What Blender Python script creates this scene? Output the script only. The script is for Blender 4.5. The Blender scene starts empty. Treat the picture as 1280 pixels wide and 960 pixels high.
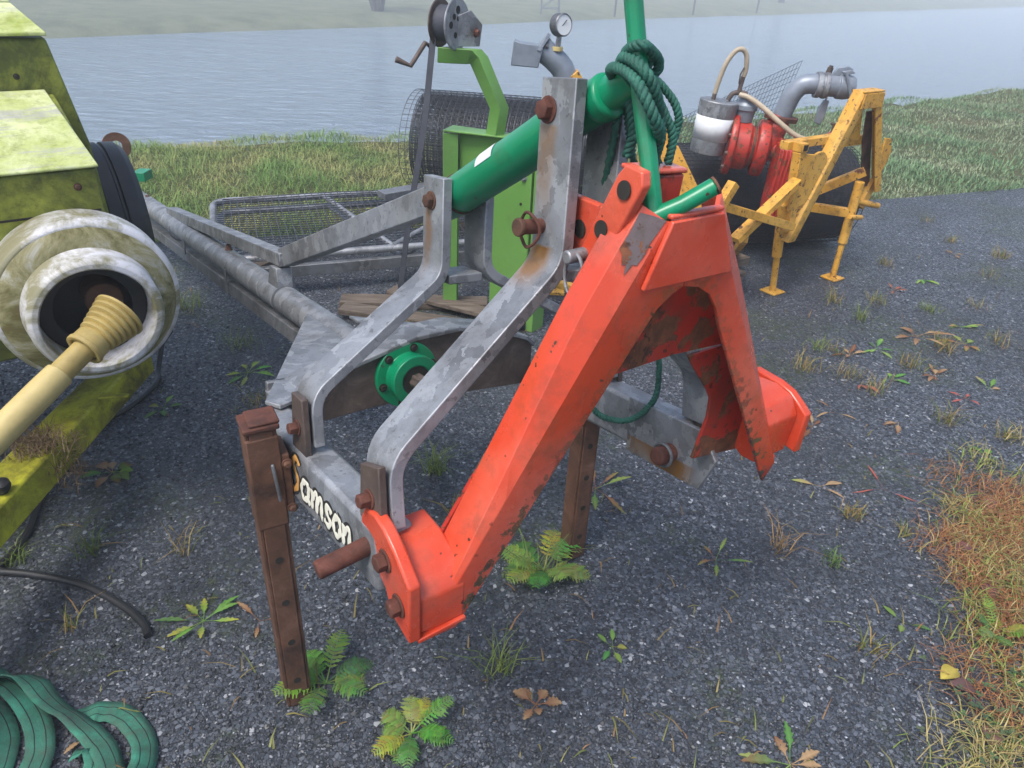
import bpy, bmesh, math, random
import numpy as np
from mathutils import Vector, Matrix, noise as mnoise
R = math.radians
rng = random.Random(7)
nrg = np.random.default_rng(11)
scene = bpy.context.scene
C = scene.collection

# ---------------------------------------------------------------- camera
cam_d = bpy.data.cameras.new('camera'); cam = bpy.data.objects.new('camera', cam_d); C.objects.link(cam)
cam_d.sensor_width = 36.0; cam_d.lens = 36.0 * 930 / 1280; cam_d.clip_start = .02; cam_d.clip_end = 3000
cam.matrix_world = Matrix.Translation((0, 0, 1.6)) @ Matrix.Rotation(R(60), 4, 'X') @ Matrix.Rotation(R(3), 4, 'Z')
scene.camera = cam
# ---------------------------------------------------------------- sky, sun, exposure
SUN_EL, SUN_AZ = 60, 215          # azimuth clockwise from +Y: light comes from behind left of the camera
world = bpy.data.worlds.new('World'); scene.world = world; world.use_nodes = True
wn = world.node_tree; wn.nodes.clear()
wo = wn.nodes.new('ShaderNodeOutputWorld'); wb = wn.nodes.new('ShaderNodeBackground'); ws = wn.nodes.new('ShaderNodeTexSky')
ws.sky_type = 'NISHITA'; ws.sun_disc = False; ws.sun_elevation = R(SUN_EL); ws.sun_rotation = R(SUN_AZ)
ws.air_density = 1.0; ws.dust_density = 3.0; ws.ozone_density = 1.0
wb.inputs['Strength'].default_value = .115
wn.links.new(ws.outputs[0], wb.inputs[0]); wn.links.new(wb.outputs[0], wo.inputs[0])
sl = bpy.data.lights.new('sun', 'SUN'); sl.energy = 1.5; sl.angle = R(20); sl.color = (1, .975, .95)
so = bpy.data.objects.new('sun', sl); C.objects.link(so)
sd = Vector((math.sin(R(SUN_AZ)) * math.cos(R(SUN_EL)), math.cos(R(SUN_AZ)) * math.cos(R(SUN_EL)), math.sin(R(SUN_EL))))
so.rotation_euler = sd.to_track_quat('Z', 'Y').to_euler()
vs = scene.view_settings; vs.view_transform = 'Standard'; vs.look = 'None'; vs.gamma = 1; vs.use_curve_mapping = False
vs.exposure = 1.08
scene.cycles.use_denoising = True; scene.cycles.volume_bounces = 1
scene.cycles.max_bounces = 4; scene.cycles.diffuse_bounces = 3; scene.cycles.glossy_bounces = 3; scene.cycles.transparent_max_bounces = 8; scene.cycles.adaptive_threshold = .02

# ================================================================ helpers: materials
class NT:
    def __init__(s, name):
        s.m = bpy.data.materials.new(name); s.m.use_nodes = True; s.t = s.m.node_tree; s.t.nodes.clear()
        s.out = s.n('ShaderNodeOutputMaterial'); s.b = s.n('ShaderNodeBsdfPrincipled')
        s.l(s.b.outputs[0], s.out.inputs[0]); s.co = s.n('ShaderNodeTexCoord').outputs['Object']
    def n(s, k, **kw):
        x = s.t.nodes.new(k)
        for a, v in kw.items(): setattr(x, a, v)
        return x
    def l(s, a, b): s.t.links.new(a, b)
    def set(s, inp, v):
        if hasattr(v, 'node'): s.l(v, inp)
        elif isinstance(v, (tuple, list)) and len(v) == 3 and inp.type == 'RGBA': inp.default_value = (*v, 1)
        else: inp.default_value = v
    def vec(s, sc=(1, 1, 1), loc=(0, 0, 0), src=None):
        x = s.n('ShaderNodeMapping'); s.l(src or s.co, x.inputs[0]); x.inputs['Scale'].default_value = sc; x.inputs['Location'].default_value = loc
        return x.outputs[0]
    def noise(s, sc, det=4, ro=.6, vec=None, dist=0, col=False):
        x = s.n('ShaderNodeTexNoise'); s.l(vec or s.co, x.inputs['Vector']); x.inputs['Scale'].default_value = sc
        x.inputs['Detail'].default_value = det; x.inputs['Roughness'].default_value = ro; x.inputs['Distortion'].default_value = dist
        return x.outputs['Color' if col else 'Fac']
    def vor(s, sc, out='Distance', feat='F1', vec=None, rnd=1):
        x = s.n('ShaderNodeTexVoronoi', feature=feat); s.l(vec or s.co, x.inputs['Vector']); x.inputs['Scale'].default_value = sc
        x.inputs['Randomness'].default_value = rnd
        return x.outputs[out]
    def ramp(s, f, stops, interp='LINEAR'):
        x = s.n('ShaderNodeValToRGB'); e = x.color_ramp.elements; x.color_ramp.interpolation = interp
        while len(e) < len(stops): e.new(.5)
        for i, (p, c) in enumerate(stops):
            e[i].position = p
            if not isinstance(c, (tuple, list)): c = (c, c, c)
            e[i].color = (*c, 1)
        s.set(x.inputs[0], f); return x.outputs[0]
    def mix(s, f, a, b, mode='MIX'):
        x = s.n('ShaderNodeMix', data_type='RGBA', blend_type=mode)
        s.set(x.inputs['Factor'], f); s.set(x.inputs[6], a); s.set(x.inputs[7], b); return x.outputs[2]
    def math(s, op, a, b=0., c=None, clamp=False):
        x = s.n('ShaderNodeMath', operation=op, use_clamp=clamp); s.set(x.inputs[0], a); s.set(x.inputs[1], b)
        if c is not None: s.set(x.inputs[2], c)
        return x.outputs[0]
    def sep(s, src=None):
        x = s.n('ShaderNodeSeparateXYZ'); s.l(src or s.co, x.inputs[0]); return x.outputs
    def bump(s, h, st=.3, d=.01, nrm=None):
        x = s.n('ShaderNodeBump'); s.set(x.inputs['Height'], h); x.inputs['Strength'].default_value = st; x.inputs['Distance'].default_value = d
        if nrm is not None: s.l(nrm, x.inputs['Normal'])
        return x.outputs[0]
    def fin(s, col=None, rough=None, metal=None, nrm=None, spec=None):
        b = s.b.inputs
        if col is not None: s.set(b['Base Color'], col)
        if rough is not None: s.set(b['Roughness'], rough)
        if metal is not None: s.set(b['Metallic'], metal)
        if spec is not None: s.set(b['Specular IOR Level'], spec)
        if nrm is not None: s.l(nrm, b['Normal'])
        return s.m

RUST_A, RUST_B = (.06, .022, .012), (.24, .085, .035)
def paint(name, col, faded, chip=.66, specks=.7, rough=.38, grime=.5, grimecol=(.05, .04, .02), fade=(.45, .65), sc=1.5):
    t = NT(name)
    c = t.mix(t.ramp(t.noise(2.6, 5, .6), [(fade[0], 0), (fade[1], 1)]), col, faded)
    g = t.ramp(t.noise(7 * sc, 8, .72), [(.5, 0), (.75, grime)])
    c = t.mix(g, c, grimecol)
    ch = t.ramp(t.math('ADD', t.noise(5.2 * sc, 9, .66, dist=.3), t.math('MULTIPLY', t.math('SUBTRACT', t.noise(45, 3), .5), .12)), [(chip, 0), (chip + .012, 1)])
    rust = t.ramp(t.noise(38, 6, .7), [(.3, RUST_A), (.7, RUST_B)])
    c = t.mix(ch, c, rust)
    sp = t.ramp(t.noise(60, 2, .5), [(specks, 0), (specks + .03, 1)])
    sp = t.math('MULTIPLY', sp, t.ramp(t.noise(6 * sc, 3), [(.45, 0), (.6, 1)]))
    c = t.mix(sp, c, (.06, .025, .015))
    ro = t.ramp(ch, [(0, rough), (1, .85)])
    ro = t.math('ADD', ro, t.math('MULTIPLY', t.math('SUBTRACT', t.noise(12, 5), .5), .25), clamp=True)
    return t.fin(c, ro, 0, t.bump(t.math('SUBTRACT', t.math('MULTIPLY', t.noise(40, 4), .25), ch), .35, .002))
def leg_paint(name, sx, x0, z0, k):
    """orange paint with rust and moss specks gathered along the inner lip of a leg"""
    m = paint(name, (.56, .055, .020), (.70, .14, .085), .745, .69, .26, .6)
    t = NT.__new__(NT); t.m = m; t.t = m.node_tree; t.b = [n for n in t.t.nodes if n.type == 'BSDF_PRINCIPLED'][0]; t.co = [n for n in t.t.nodes if n.type == 'TEX_COORD'][0].outputs['Object']
    x, y, z = t.sep(); ax = t.math('MULTIPLY', x, sx)
    lipx = t.math('ADD', t.math('MULTIPLY', t.math('SUBTRACT', z0, z), k), x0)
    dd = t.math('SUBTRACT', ax, lipx)
    near = t.ramp(dd, [(0, 1), (.012, .85), (.035, .25), (.06, 0)])
    sp = t.ramp(t.math('ADD', t.noise(48, 5, .7), t.math('MULTIPLY', near, .20)), [(.66, 0), (.70, 1)])
    low = t.ramp(z, [(.62, 1), (.80, .6), (1.05, .12)])
    f = t.math('MULTIPLY', t.math('MULTIPLY', sp, t.ramp(near, [(0, 0), (.2, 1)])), t.math('ADD', low, .25, clamp=True))
    col = t.ramp(t.noise(30, 4), [(.35, (.07, .035, .025)), (.6, (.11, .09, .045)), (.8, (.05, .05, .02))])
    old = t.b.inputs['Base Color'].links[0].from_socket
    t.l(t.mix(f, old, col), t.b.inputs['Base Color'])
    return m
def rusty(name, a=RUST_A, b=RUST_B, sc=14, rough=.8):
    t = NT(name)
    n = t.noise(sc, 8, .7, dist=.5)
    c = t.ramp(n, [(.3, a), (.55, b), (.75, tuple(min(1, x * 1.5 + .03) for x in b))])
    c = t.mix(t.ramp(t.noise(3, 3), [(.4, 0), (.7, .55)]), c, (.05, .028, .02))
    return t.fin(c, rough, .15, t.bump(t.noise(90, 5), .5, .002))
def galv(name, stains=(), dark=1.0, streak=None):
    t = NT(name)
    dv_ = t.n('ShaderNodeVectorMath', operation='ADD'); t.l(t.co, dv_.inputs[0]); dm_ = t.n('ShaderNodeVectorMath', operation='SCALE'); t.l(t.noise(11, 5, .7, col=True), dm_.inputs[0]); dm_.inputs['Scale'].default_value = .09; t.l(dm_.outputs[0], dv_.inputs[1])
    v = t.vor(34, 'Color', vec=t.vec((1, 1, .6), src=dv_.outputs[0]))
    sp = t.ramp(v, [(.0, .10 * dark), (.5, .23 * dark), (1, .46 * dark)])
    n = t.noise(3.2, 7, .62, dist=.4)
    c = t.mix(t.ramp(n, [(.40, 0), (.64, .6)]), t.mix(.22, sp, (.19 * dark, .205 * dark, .23 * dark)), (.38 * dark, .41 * dark, .45 * dark))
    c = t.mix(t.ramp(t.noise(9, 9, .8), [(.50, 0), (.70, .65)]), c, (.10, .095, .09))
    c = t.mix(t.ramp(t.noise(70, 3, .6), [(.62, 0), (.70, .5)]), c, (.07, .06, .05))
    x, y, z = t.sep()
    wob = t.math('MULTIPLY', t.math('SUBTRACT', t.noise(20, 4), .5), .03)
    for (px, py, pz, w, l, s) in stains:        # rust run below a bolt (object space)
        dx = t.math('ABSOLUTE', t.math('ADD', t.math('SUBTRACT', y, py), wob))
        a = t.ramp(t.math('DIVIDE', dx, w), [(.35, 1), (1, 0)])
        dz = t.math('DIVIDE', t.math('SUBTRACT', pz, z), l)
        bmask = t.ramp(dz, [(0, 0), (.04, 1), (.6, .7), (1, 0)])
        bx = t.ramp(t.math('ABSOLUTE', t.math('SUBTRACT', x, px)), [(.03, 1), (.06, 0)])
        mk = t.math('MULTIPLY', t.math('MULTIPLY', t.math('MULTIPLY', a, bmask), bx), s)
        mk = t.math('MULTIPLY', mk, t.ramp(t.noise(14, 5), [(.25, .35), (.6, 1)]))
        c = t.mix(mk, c, (.27, .13, .035))
    ro = t.ramp(n, [(.3, .42), (.7, .62)])
    return t.fin(c, ro, .55, t.bump(t.noise(55, 4), .12, .002))
def plain(name, col, rough=.6, metal=0, var=.35, sc=9, bumpst=.2, bsc=60):
    t = NT(name)
    d = tuple(x * (1 - var) for x in col); u = tuple(min(1, x * (1 + var * .6)) for x in col)
    c = t.ramp(t.noise(sc, 7, .68), [(.3, d), (.7, u)])
    return t.fin(c, rough, metal, t.bump(t.noise(bsc, 4), bumpst, .002))

MT = {}
MT['galv'] = galv('galvanised_steel')
MT['galv_dull'] = galv('dull_galvanised_steel', dark=.62)
MT['rust'] = rusty('rusty_steel', (.028, .015, .011), (.135, .062, .035), 9)
MT['rust_red'] = rusty('red_rust', (.035, .013, .010), (.125, .040, .025), 22)
MT['brownsteel'] = rusty('brown_steel', (.05, .04, .036), (.12, .09, .075), 16, .6)
MT['orange'] = paint('orange_paint', (.56, .055, .020), (.70, .14, .085), .74, .70, .27, .45)
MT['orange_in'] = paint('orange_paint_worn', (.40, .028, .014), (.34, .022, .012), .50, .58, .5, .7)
MT['red'] = paint('red_paint', (.40, .026, .017), (.46, .05, .03), .57, .60, .4, .9, sc=3.2)
MT['green'] = paint('green_paint', (.0, .20, .085), (.003, .25, .115), .68, .70, .33, .55)
MT['lime'] = paint('light_green_paint', (.115, .265, .052), (.15, .31, .075), .74, .74, .42, .25)
MT['yellow'] = paint('yellow_paint', (.62, .31, .035), (.64, .37, .07), .64, .60, .5, .9, (.12, .065, .012), sc=2.6)
MT['black'] = plain('black_rubber', (.014, .015, .017), .5, 0, .4, 14)
MT['darksteel'] = plain('dark_wire', (.07, .075, .085), .45, .5, .4, 30)
MT['grey'] = plain('grey_painted_pipe', (.21, .24, .28), .42, .2, .3, 8)
MT['grime'] = plain('dark_grime', (.018, .016, .012), .9, 0, .5, 10)
MT['wood'] = None
t = NT('weathered_wood')
gr = t.noise(6, 6, .6, vec=t.vec((1, 9, 9)))
MT['wood'] = t.fin(t.ramp(gr, [(.3, (.05, .036, .026)), (.55, (.13, .10, .075)), (.8, (.22, .18, .14))]), .8, 0, t.bump(gr, .5, .004))
# yellow machine overgrown with algae; top panels paler, brightness of facing up put into their colour
def algae(name, base, amt, alg=(.07, .085, .012), pale=False):
    t = NT(name)
    n = t.noise(3.0, 9, .72, dist=.6)
    f = t.ramp(n, [(.5 - amt * .25, 0), (.5 + (1 - amt) * .2, 1)])
    c = t.mix(f, base, alg)
    n2 = t.ramp(t.noise(24, 8, .8), [(.5, 0), (.7, .7)])
    c = t.mix(n2, c, tuple(x * .4 for x in alg))
    if pale:
        c = t.mix(t.ramp(t.noise(5, 8, .7, vec=t.vec((.5, 2.2, 1))), [(.55, 0), (.63, .75)]), c, (.33, .32, .33))
    c = t.mix(t.ramp(t.noise(11, 4, .6, vec=t.vec(loc=(3, 1, 2))), [(.70, 0), (.715, 1)]), c, (.03, .022, .015))
    return t.fin(c, .62, 0, t.bump(t.noise(70, 6), .35, .003))
MT['alg'] = algae('yellow_paint_with_algae', (.34, .37, .045), .70)
MT['alg_pale'] = algae('yellow_panel_with_painted_light', (.56, .60, .31), .30, (.30, .36, .06), True)
MT['alg_bar'] = algae('yellow_drawbar', (.50, .50, .025), .45, (.10, .09, .01))
t = NT('stained_white_plastic')
n = t.noise(4.5, 9, .7, dist=.8)
c = t.mix(t.ramp(n, [(.46, 0), (.58, .85)]), (.58, .58, .60), (.16, .145, .04))
c = t.mix(t.ramp(t.noise(16, 6, .7), [(.55, 0), (.75, .8)]), c, (.09, .085, .03))
c = t.mix(t.ramp(t.noise(2.1, 4, vec=t.vec(loc=(4, 2, 7))), [(.56, 0), (.68, .75)]), c, (.20, .10, .05))
MT['guard'] = t.fin(c, .5, 0, t.bump(t.noise(60, 4), .15, .002))
t = NT('dirty_guard_face')
n = t.noise(7, 9, .75, dist=.9)
c = t.ramp(n, [(.34, (.44, .44, .43)), (.48, (.26, .24, .12)), (.6, (.11, .10, .03)), (.75, (.17, .09, .05))])
MT['guard_dirty'] = t.fin(c, .7, 0, t.bump(n, .3, .004))
MT['cream'] = plain('yellowed_plastic_tube', (.53, .42, .17), .42, 0, .3, 6, .1)
MT['cream_dk'] = plain('yellowed_boot', (.40, .30, .10), .5, 0, .4, 8, .1)
MT['hose'] = plain('cream_hose', (.46, .38, .27), .45, 0, .3, 10, .1)
MT['white'] = plain('white_sticker', (.66, .67, .68), .5, 0, .15, 12, .05)
MT['glass'] = plain('gauge_dial', (.66, .68, .68), .2, 0, .05)
MT['letter'] = plain('cream_lettering', (.72, .70, .58), .5, 0, .15, 30, .05)
MT['letter_s'] = plain('orange_lettering', (.58, .30, .08), .5, 0, .3, 30, .05)
MT['letter_k'] = plain('black_outline', (.02, .02, .02), .5, 0, .2, 30, .05)
t = NT('green_webbing')
c = t.ramp(t.noise(9, 6, .7), [(.3, (.05, .075, .06)), (.5, (.035, .15, .10)), (.7, (.045, .26, .17))])
c = t.mix(t.ramp(t.noise(26, 7, .75), [(.52, 0), (.72, .6)]), c, (.075, .07, .055))
MT['sling'] = t.fin(c, .85, 0, t.bump(t.noise(320, 3), .6, .002, t.bump(t.noise(22, 5), .5, .006)))
MT['sling_k'] = plain('black_webbing_line', (.012, .02, .018), .85, 0, .3, 20, .4, 300)
MT['rope'] = plain('dark_green_rope', (.02, .115, .08), .7, 0, .5, 40, .7, 260)
MT['net'] = plain('black_netting', (.022, .024, .028), .75, 0, .4, 40, .8, 90)
MT['strap'] = plain('black_strap', (.05, .055, .07), .65, 0, .3, 12, .4, 200)
def leafmat(name, rough=.5, trans=.35):
    t = NT(name)
    a = t.n('ShaderNodeAttribute', attribute_name='col')
    c = t.mix(t.ramp(t.noise(60, 4), [(.35, 0), (.75, .35)]), a.outputs['Color'], t.mix(1, a.outputs['Color'], (.55, .5, .4), 'MULTIPLY'))
    t.fin(c, rough, 0, t.bump(t.noise(150, 3), .25, .002), .35)
    tr = t.n('ShaderNodeBsdfTranslucent'); t.l(c, tr.inputs[0])
    ms = t.n('ShaderNodeMixShader'); ms.inputs[0].default_value = trans
    t.l(t.b.outputs[0], ms.inputs[1]); t.l(tr.outputs[0], ms.inputs[2]); t.l(ms.outputs[0], t.out.inputs[0])
    return t.m
MT['leaf'] = leafmat('plant_leaf'); MT['blade'] = leafmat('grass_blade', .55, .3)
t = NT('stone_chip'); a = t.n('ShaderNodeAttribute', attribute_name='col')
MT['chip'] = t.fin(a.outputs['Color'], .55, 0, None, .5)

# ================================================================ helpers: geometry
def V(*a): return Vector(a)
class MB:
    """collects shapes given in frame F (default: world) and links them as one mesh object"""
    def __init__(s, F=None): s.v = []; s.f = []; s.mi = []; s.F = F; s.m = 0
    def add(s, vs, fs):
        o = len(s.v)
        for p in vs:
            p = Vector(p); s.v.append(s.F @ p if s.F is not None else p)
        for f in fs: s.f.append([i + o for i in f]); s.mi.append(s.m)
        return s
    def box(s, x0, x1, y0, y1, z0, z1):
        return s.add([(x, y, z) for z in (z0, z1) for y in (y0, y1) for x in (x0, x1)],
                     [(0, 2, 3, 1), (4, 5, 7, 6), (0, 1, 5, 4), (2, 6, 7, 3), (0, 4, 6, 2), (1, 3, 7, 5)])
    def beam(s, p, q, w, h, up=(0, 0, 1)):
        p = Vector(p); q = Vector(q); d = (q - p).normalized(); a = d.cross(Vector(up)).normalized(); b = a.cross(d)
        a *= w / 2; b *= h / 2
        vs = [c + i * a + j * b for c in (p, q) for i, j in ((-1, -1), (1, -1), (1, 1), (-1, 1))]
        return s.add(vs, [(3, 2, 1, 0), (4, 5, 6, 7), (0, 1, 5, 4), (1, 2, 6, 5), (2, 3, 7, 6), (3, 0, 4, 7)])
    def prism(s, pts, vec):
        pts = [Vector(p) for p in pts]; vec = Vector(vec); n = len(pts)
        nr = Vector((0, 0, 0))
        for i in range(n): nr += pts[i].cross(pts[(i + 1) % n])
        if nr.dot(vec) > 0: pts.reverse()
        return s.add(pts + [p + vec for p in pts], [tuple(range(n)), tuple(range(2 * n - 1, n - 1, -1))] +
                     [(i, n + i, n + (i + 1) % n, (i + 1) % n)[::-1][::-1] for i in range(n)])
    def tube(s, path, r, n=12, caps=True, closed=False, flat=None):
        path = [Vector(p) for p in path]; k = len(path)
        rr = r if isinstance(r, (list, tuple)) else [r] * k
        rings = []; a = None
        for i, p in enumerate(path):
            if closed: d = path[(i + 1) % k] - path[i - 1]
            else: d = path[min(i + 1, k - 1)] - path[max(i - 1, 0)]
            d.normalize()
            if a is None: a = d.orthogonal().normalized()
            else: a = (a - d * a.dot(d)); a = a.normalized() if a.length > 1e-6 else d.orthogonal().normalized()
            b = d.cross(a)
            ring = []
            for j in range(n):
                o = (a * math.cos(2 * math.pi * j / n) + b * math.sin(2 * math.pi * j / n)) * rr[i]
                if flat is not None:
                    ax, fac = flat; o = o - ax * o.dot(ax) * (1 - fac)
                ring.append(p + o)
            rings.append(ring)
        vs = [q for g in rings for q in g]; fs = []
        for i in range(k if closed else k - 1):
            for j in range(n):
                i2 = (i + 1) % k
                fs.append((i * n + j, i * n + (j + 1) % n, i2 * n + (j + 1) % n, i2 * n + j))
        if caps and not closed: fs.append(tuple(range(n))[::-1]); fs.append(tuple((k - 1) * n + j for j in range(n)))
        return s.add(vs, fs)
    def lathe(s, prof, p, axis, n=32, closed=False):
        p = Vector(p); d = Vector(axis).normalized(); a = d.orthogonal().normalized(); b = d.cross(a)
        vs = [p + d * h + (a * math.cos(2 * math.pi * j / n) + b * math.sin(2 * math.pi * j / n)) * max(r, 1e-4) for r, h in prof for j in range(n)]
        k = len(prof); fs = []
        for i in range(k if closed else k - 1):
            i2 = (i + 1) % k
            for j in range(n): fs.append((i * n + j, i * n + (j + 1) % n, i2 * n + (j + 1) % n, i2 * n + j))
        return s.add(vs, fs)
    def cyl(s, p, q, r, n=20):
        p = Vector(p); q = Vector(q); h = (q - p).length
        return s.lathe([(0, 0), (r, 0), (r, h), (0, h)], p, q - p, n)
    def hexbolt(s, p, axis, r=.017, h=.014):
        p = Vector(p); d = Vector(axis).normalized()
        s.lathe([(0, 0), (r * 1.35, 0), (r * 1.35, .003), (0, .003)], p, d, 16)
        return s.lathe([(0, .003), (r, .003), (r, h), (r * .8, h + .002), (0, h + .002)], p, d, 6)
    def bar(s, path, wv, t):
        """bent flat bar: path in 3D, width vector wv (or one per point), thickness t"""
        path = [Vector(p) for p in path]; k = len(path); wv = [Vector(x) for x in wv] if isinstance(wv, list) else [Vector(wv)] * k
        vs = []
        for i, p in enumerate(path):
            W = wv[i].normalized()
            d0 = (path[i] - path[i - 1]).normalized() if i else (path[1] - path[0]).normalized()
            d1 = (path[i + 1] - path[i]).normalized() if i < k - 1 else d0
            n0 = d0.cross(W).normalized(); n1 = d1.cross(W).normalized(); nn = (n0 + n1).normalized(); sc = 1 / max(.3, nn.dot(n0))
            o = nn * sc * t / 2
            for a, b in ((-1, -1), (1, -1), (1, 1), (-1, 1)): vs.append(p + wv[i] * .5 * a + o * b)
        fs = [(0, 1, 2, 3), tuple((k - 1) * 4 + j for j in (3, 2, 1, 0))]
        for i in range(k - 1):
            for j in range(4): fs.append((i * 4 + j, (i + 1) * 4 + j, (i + 1) * 4 + (j + 1) % 4, i * 4 + (j + 1) % 4))
        return s.add(vs, fs)
    def sheet(s, rows):
        k = len(rows[0]); vs = [p for r in rows for p in r]
        return s.add(vs, [(i * k + j, i * k + j + 1, (i + 1) * k + j + 1, (i + 1) * k + j) for i in range(len(rows) - 1) for j in range(k - 1)])
    def build(s, name, mats, parent=None, bevel=.0025, ang=38, solid=None, fix=True):
        if not isinstance(mats, (list, tuple)): mats = [mats]
        inv = parent_world(parent).inverted() if parent is not None else None
        vs = [(inv @ p) if inv is not None else p for p in s.v]
        me = bpy.data.meshes.new(name); me.from_pydata([tuple(p) for p in vs], [], s.f)
        for m in mats: me.materials.append(MT[m] if isinstance(m, str) else m)
        if len(mats) > 1: me.polygons.foreach_set('material_index', s.mi)
        if fix:
            bm = bmesh.new(); bm.from_mesh(me); bmesh.ops.recalc_face_normals(bm, faces=bm.faces[:]); bm.to_mesh(me); bm.free()
        me.polygons.foreach_set('use_smooth', [True] * len(me.polygons)); me.set_sharp_from_angle(angle=R(ang))
        o = bpy.data.objects.new(name, me); C.objects.link(o)
        if parent is not None: o.parent = parent
        if solid: md = o.modifiers.new('solid', 'SOLIDIFY'); md.thickness = solid; md.offset = 0
        if bevel:
            md = o.modifiers.new('bevel', 'BEVEL'); md.width = bevel; md.segments = 2; md.limit_method = 'ANGLE'; md.angle_limit = R(35)
        return o
WM = {}
def parent_world(p): return WM[p.name] if p.name in WM else parent_world(p.parent)
def thing(name, label, cat, mtx, group=None):
    o = bpy.data.objects.new(name, None); C.objects.link(o); o.empty_display_size = .1
    o.matrix_world = mtx; WM[o.name] = mtx.copy(); o['label'] = label; o['category'] = cat
    if group: o['group'] = group
    return o
def tag(o, label, cat, group=None):
    o['label'] = label; o['category'] = cat
    if group: o['group'] = group
    return o
def frame(o, rz=0, tilt=0, roll=0):
    return Matrix.Translation(o) @ Matrix.Rotation(R(rz), 4, 'Z') @ Matrix.Rotation(R(-tilt), 4, 'X') @ Matrix.Rotation(R(roll), 4, 'Y')
def at(x, y, z=0): return Matrix.Translation((x, y, z))
def smooth(pts, n=8, closed=False):
    pts = [Vector(p) for p in pts]; k = len(pts); out = []
    for i in range(k if closed else k - 1):
        g = lambda j: pts[j % k] if closed else pts[max(0, min(k - 1, j))]
        p0, p1, p2, p3 = g(i - 1), g(i), g(i + 1), g(i + 2)
        for q in range(n):
            u = q / n
            out.append(.5 * (2 * p1 + (p2 - p0) * u + (2 * p0 - 5 * p1 + 4 * p2 - p3) * u * u + (3 * p1 - p0 - 3 * p2 + p3) * u ** 3))
    if not closed: out.append(pts[-1])
    return out
def np_mesh(name, verts, faces, mat, col=None, parent=None, smoothf=False):
    me = bpy.data.meshes.new(name); verts = np.asarray(verts, np.float32); faces = np.asarray(faces, np.int32)
    me.vertices.add(len(verts)); me.vertices.foreach_set('co', verts.ravel())
    nf, k = faces.shape; me.loops.add(nf * k); me.loops.foreach_set('vertex_index', faces.ravel())
    me.polygons.add(nf); me.polygons.foreach_set('loop_start', np.arange(nf, dtype=np.int32) * k)
    me.update(calc_edges=True)
    if col is not None:
        ca = me.color_attributes.new('col', 'FLOAT_COLOR', 'POINT'); c4 = np.ones((len(verts), 4), np.float32); c4[:, :3] = col
        ca.data.foreach_set('color', c4.ravel())
    me.materials.append(MT[mat] if isinstance(mat, str) else mat)
    if smoothf: me.polygons.foreach_set('use_smooth', [True] * nf)
    o = bpy.data.objects.new(name, me); C.objects.link(o)
    if parent is not None: o.parent = parent
    return o
def fbm(x, y, s=1.0): return mnoise.fractal((x * s, y * s, 3.3), 1.0, 2.0, 4)

# ================================================================ setting
# --- gravelly asphalt yard
t = NT('wet_gravel_asphalt')
wob = t.n('ShaderNodeVectorMath', operation='SCALE'); t.l(t.noise(90, 3, .6, col=True), wob.inputs[0]); wob.inputs['Scale'].default_value = .008
vw = t.n('ShaderNodeVectorMath', operation='ADD'); t.l(t.co, vw.inputs[0]); t.l(wob.outputs[0], vw.inputs[1])
v1 = t.vec((1, 1, 0), src=vw.outputs[0]); v2 = t.vec((1, 1, 0), (7, 3, 0), src=vw.outputs[0])
c1 = t.vor(175, 'Color', vec=v1); e1_ = t.vor(175, 'Distance', 'DISTANCE_TO_EDGE', vec=v1)
c2 = t.vor(95, 'Color', vec=v2); e2_ = t.vor(95, 'Distance', 'DISTANCE_TO_EDGE', vec=v2)
s1, s2 = t.sep(c1), t.sep(c2)
pick = t.ramp(s2[2], [(.50, 0), (.51, 1)])
g1 = t.ramp(s1[0], [(0, (.020, .024, .030)), (.45, (.055, .064, .080)), (.80, (.115, .128, .155)), (.96, (.20, .215, .245)), (1, (.50, .51, .53))])
g2 = t.ramp(s2[1], [(0, (.020, .024, .031)), (.45, (.055, .065, .082)), (.82, (.12, .134, .162)), (.97, (.21, .225, .255)), (1, (.55, .56, .58))])
c = t.mix(pick, g1, g2)
edge = t.mix(pick, t.ramp(e1_, [(.0, 0), (.10, 1)]), t.ramp(e2_, [(0, 0), (.07, 1)]))
c = t.mix(1, c, t.ramp(edge, [(0, .22), (.8, 1)]), 'MULTIPLY')
c = t.mix(t.ramp(t.noise(1.3, 5, .6), [(.42, 0), (.62, .40)]), c, (.024, .027, .031))
soil = t.math('MULTIPLY', t.ramp(t.noise(.8, 6, .7, vec=t.vec(loc=(2, 1, 0))), [(.56, 0), (.66, .8)]), t.ramp(t.noise(18, 6, .75), [(.42, 0), (.64, .7)]))
c = t.mix(soil, c, (.042, .036, .028))
moss = t.math('MULTIPLY', t.ramp(t.noise(1.1, 6, .7, vec=t.vec(loc=(5, 8, 0))), [(.52, 0), (.62, 1)]), t.ramp(t.noise(34, 5, .7), [(.44, 0), (.60, .8)]))
c = t.mix(moss, c, (.050, .070, .020))
cc_ = t.mix(pick, c1, c2)                       # each chip tilts its own way
tilt = t.n('ShaderNodeVectorMath', operation='MULTIPLY_ADD'); t.l(cc_, tilt.inputs[0]); tilt.inputs[1].default_value = (.85, .85, 0); tilt.inputs[2].default_value = (-.42, -.42, 1)
nn = t.n('ShaderNodeVectorMath', operation='NORMALIZE'); t.l(tilt.outputs[0], nn.inputs[0])
MT['asphalt'] = t.fin(c, t.ramp(s1[1], [(.1, .30), (.9, .62)]), 0, t.bump(edge, .8, .003, nn.outputs[0]), .5)
EDGE = [(-60, -21), (-16, -1), (-6, 2.9), (-2.2, 4.25), (.4, 5.15), (3.05, 6.15), (4.6, 6.8), (8, 8.4), (20, 16), (80, 62), (400, 330)]
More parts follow.
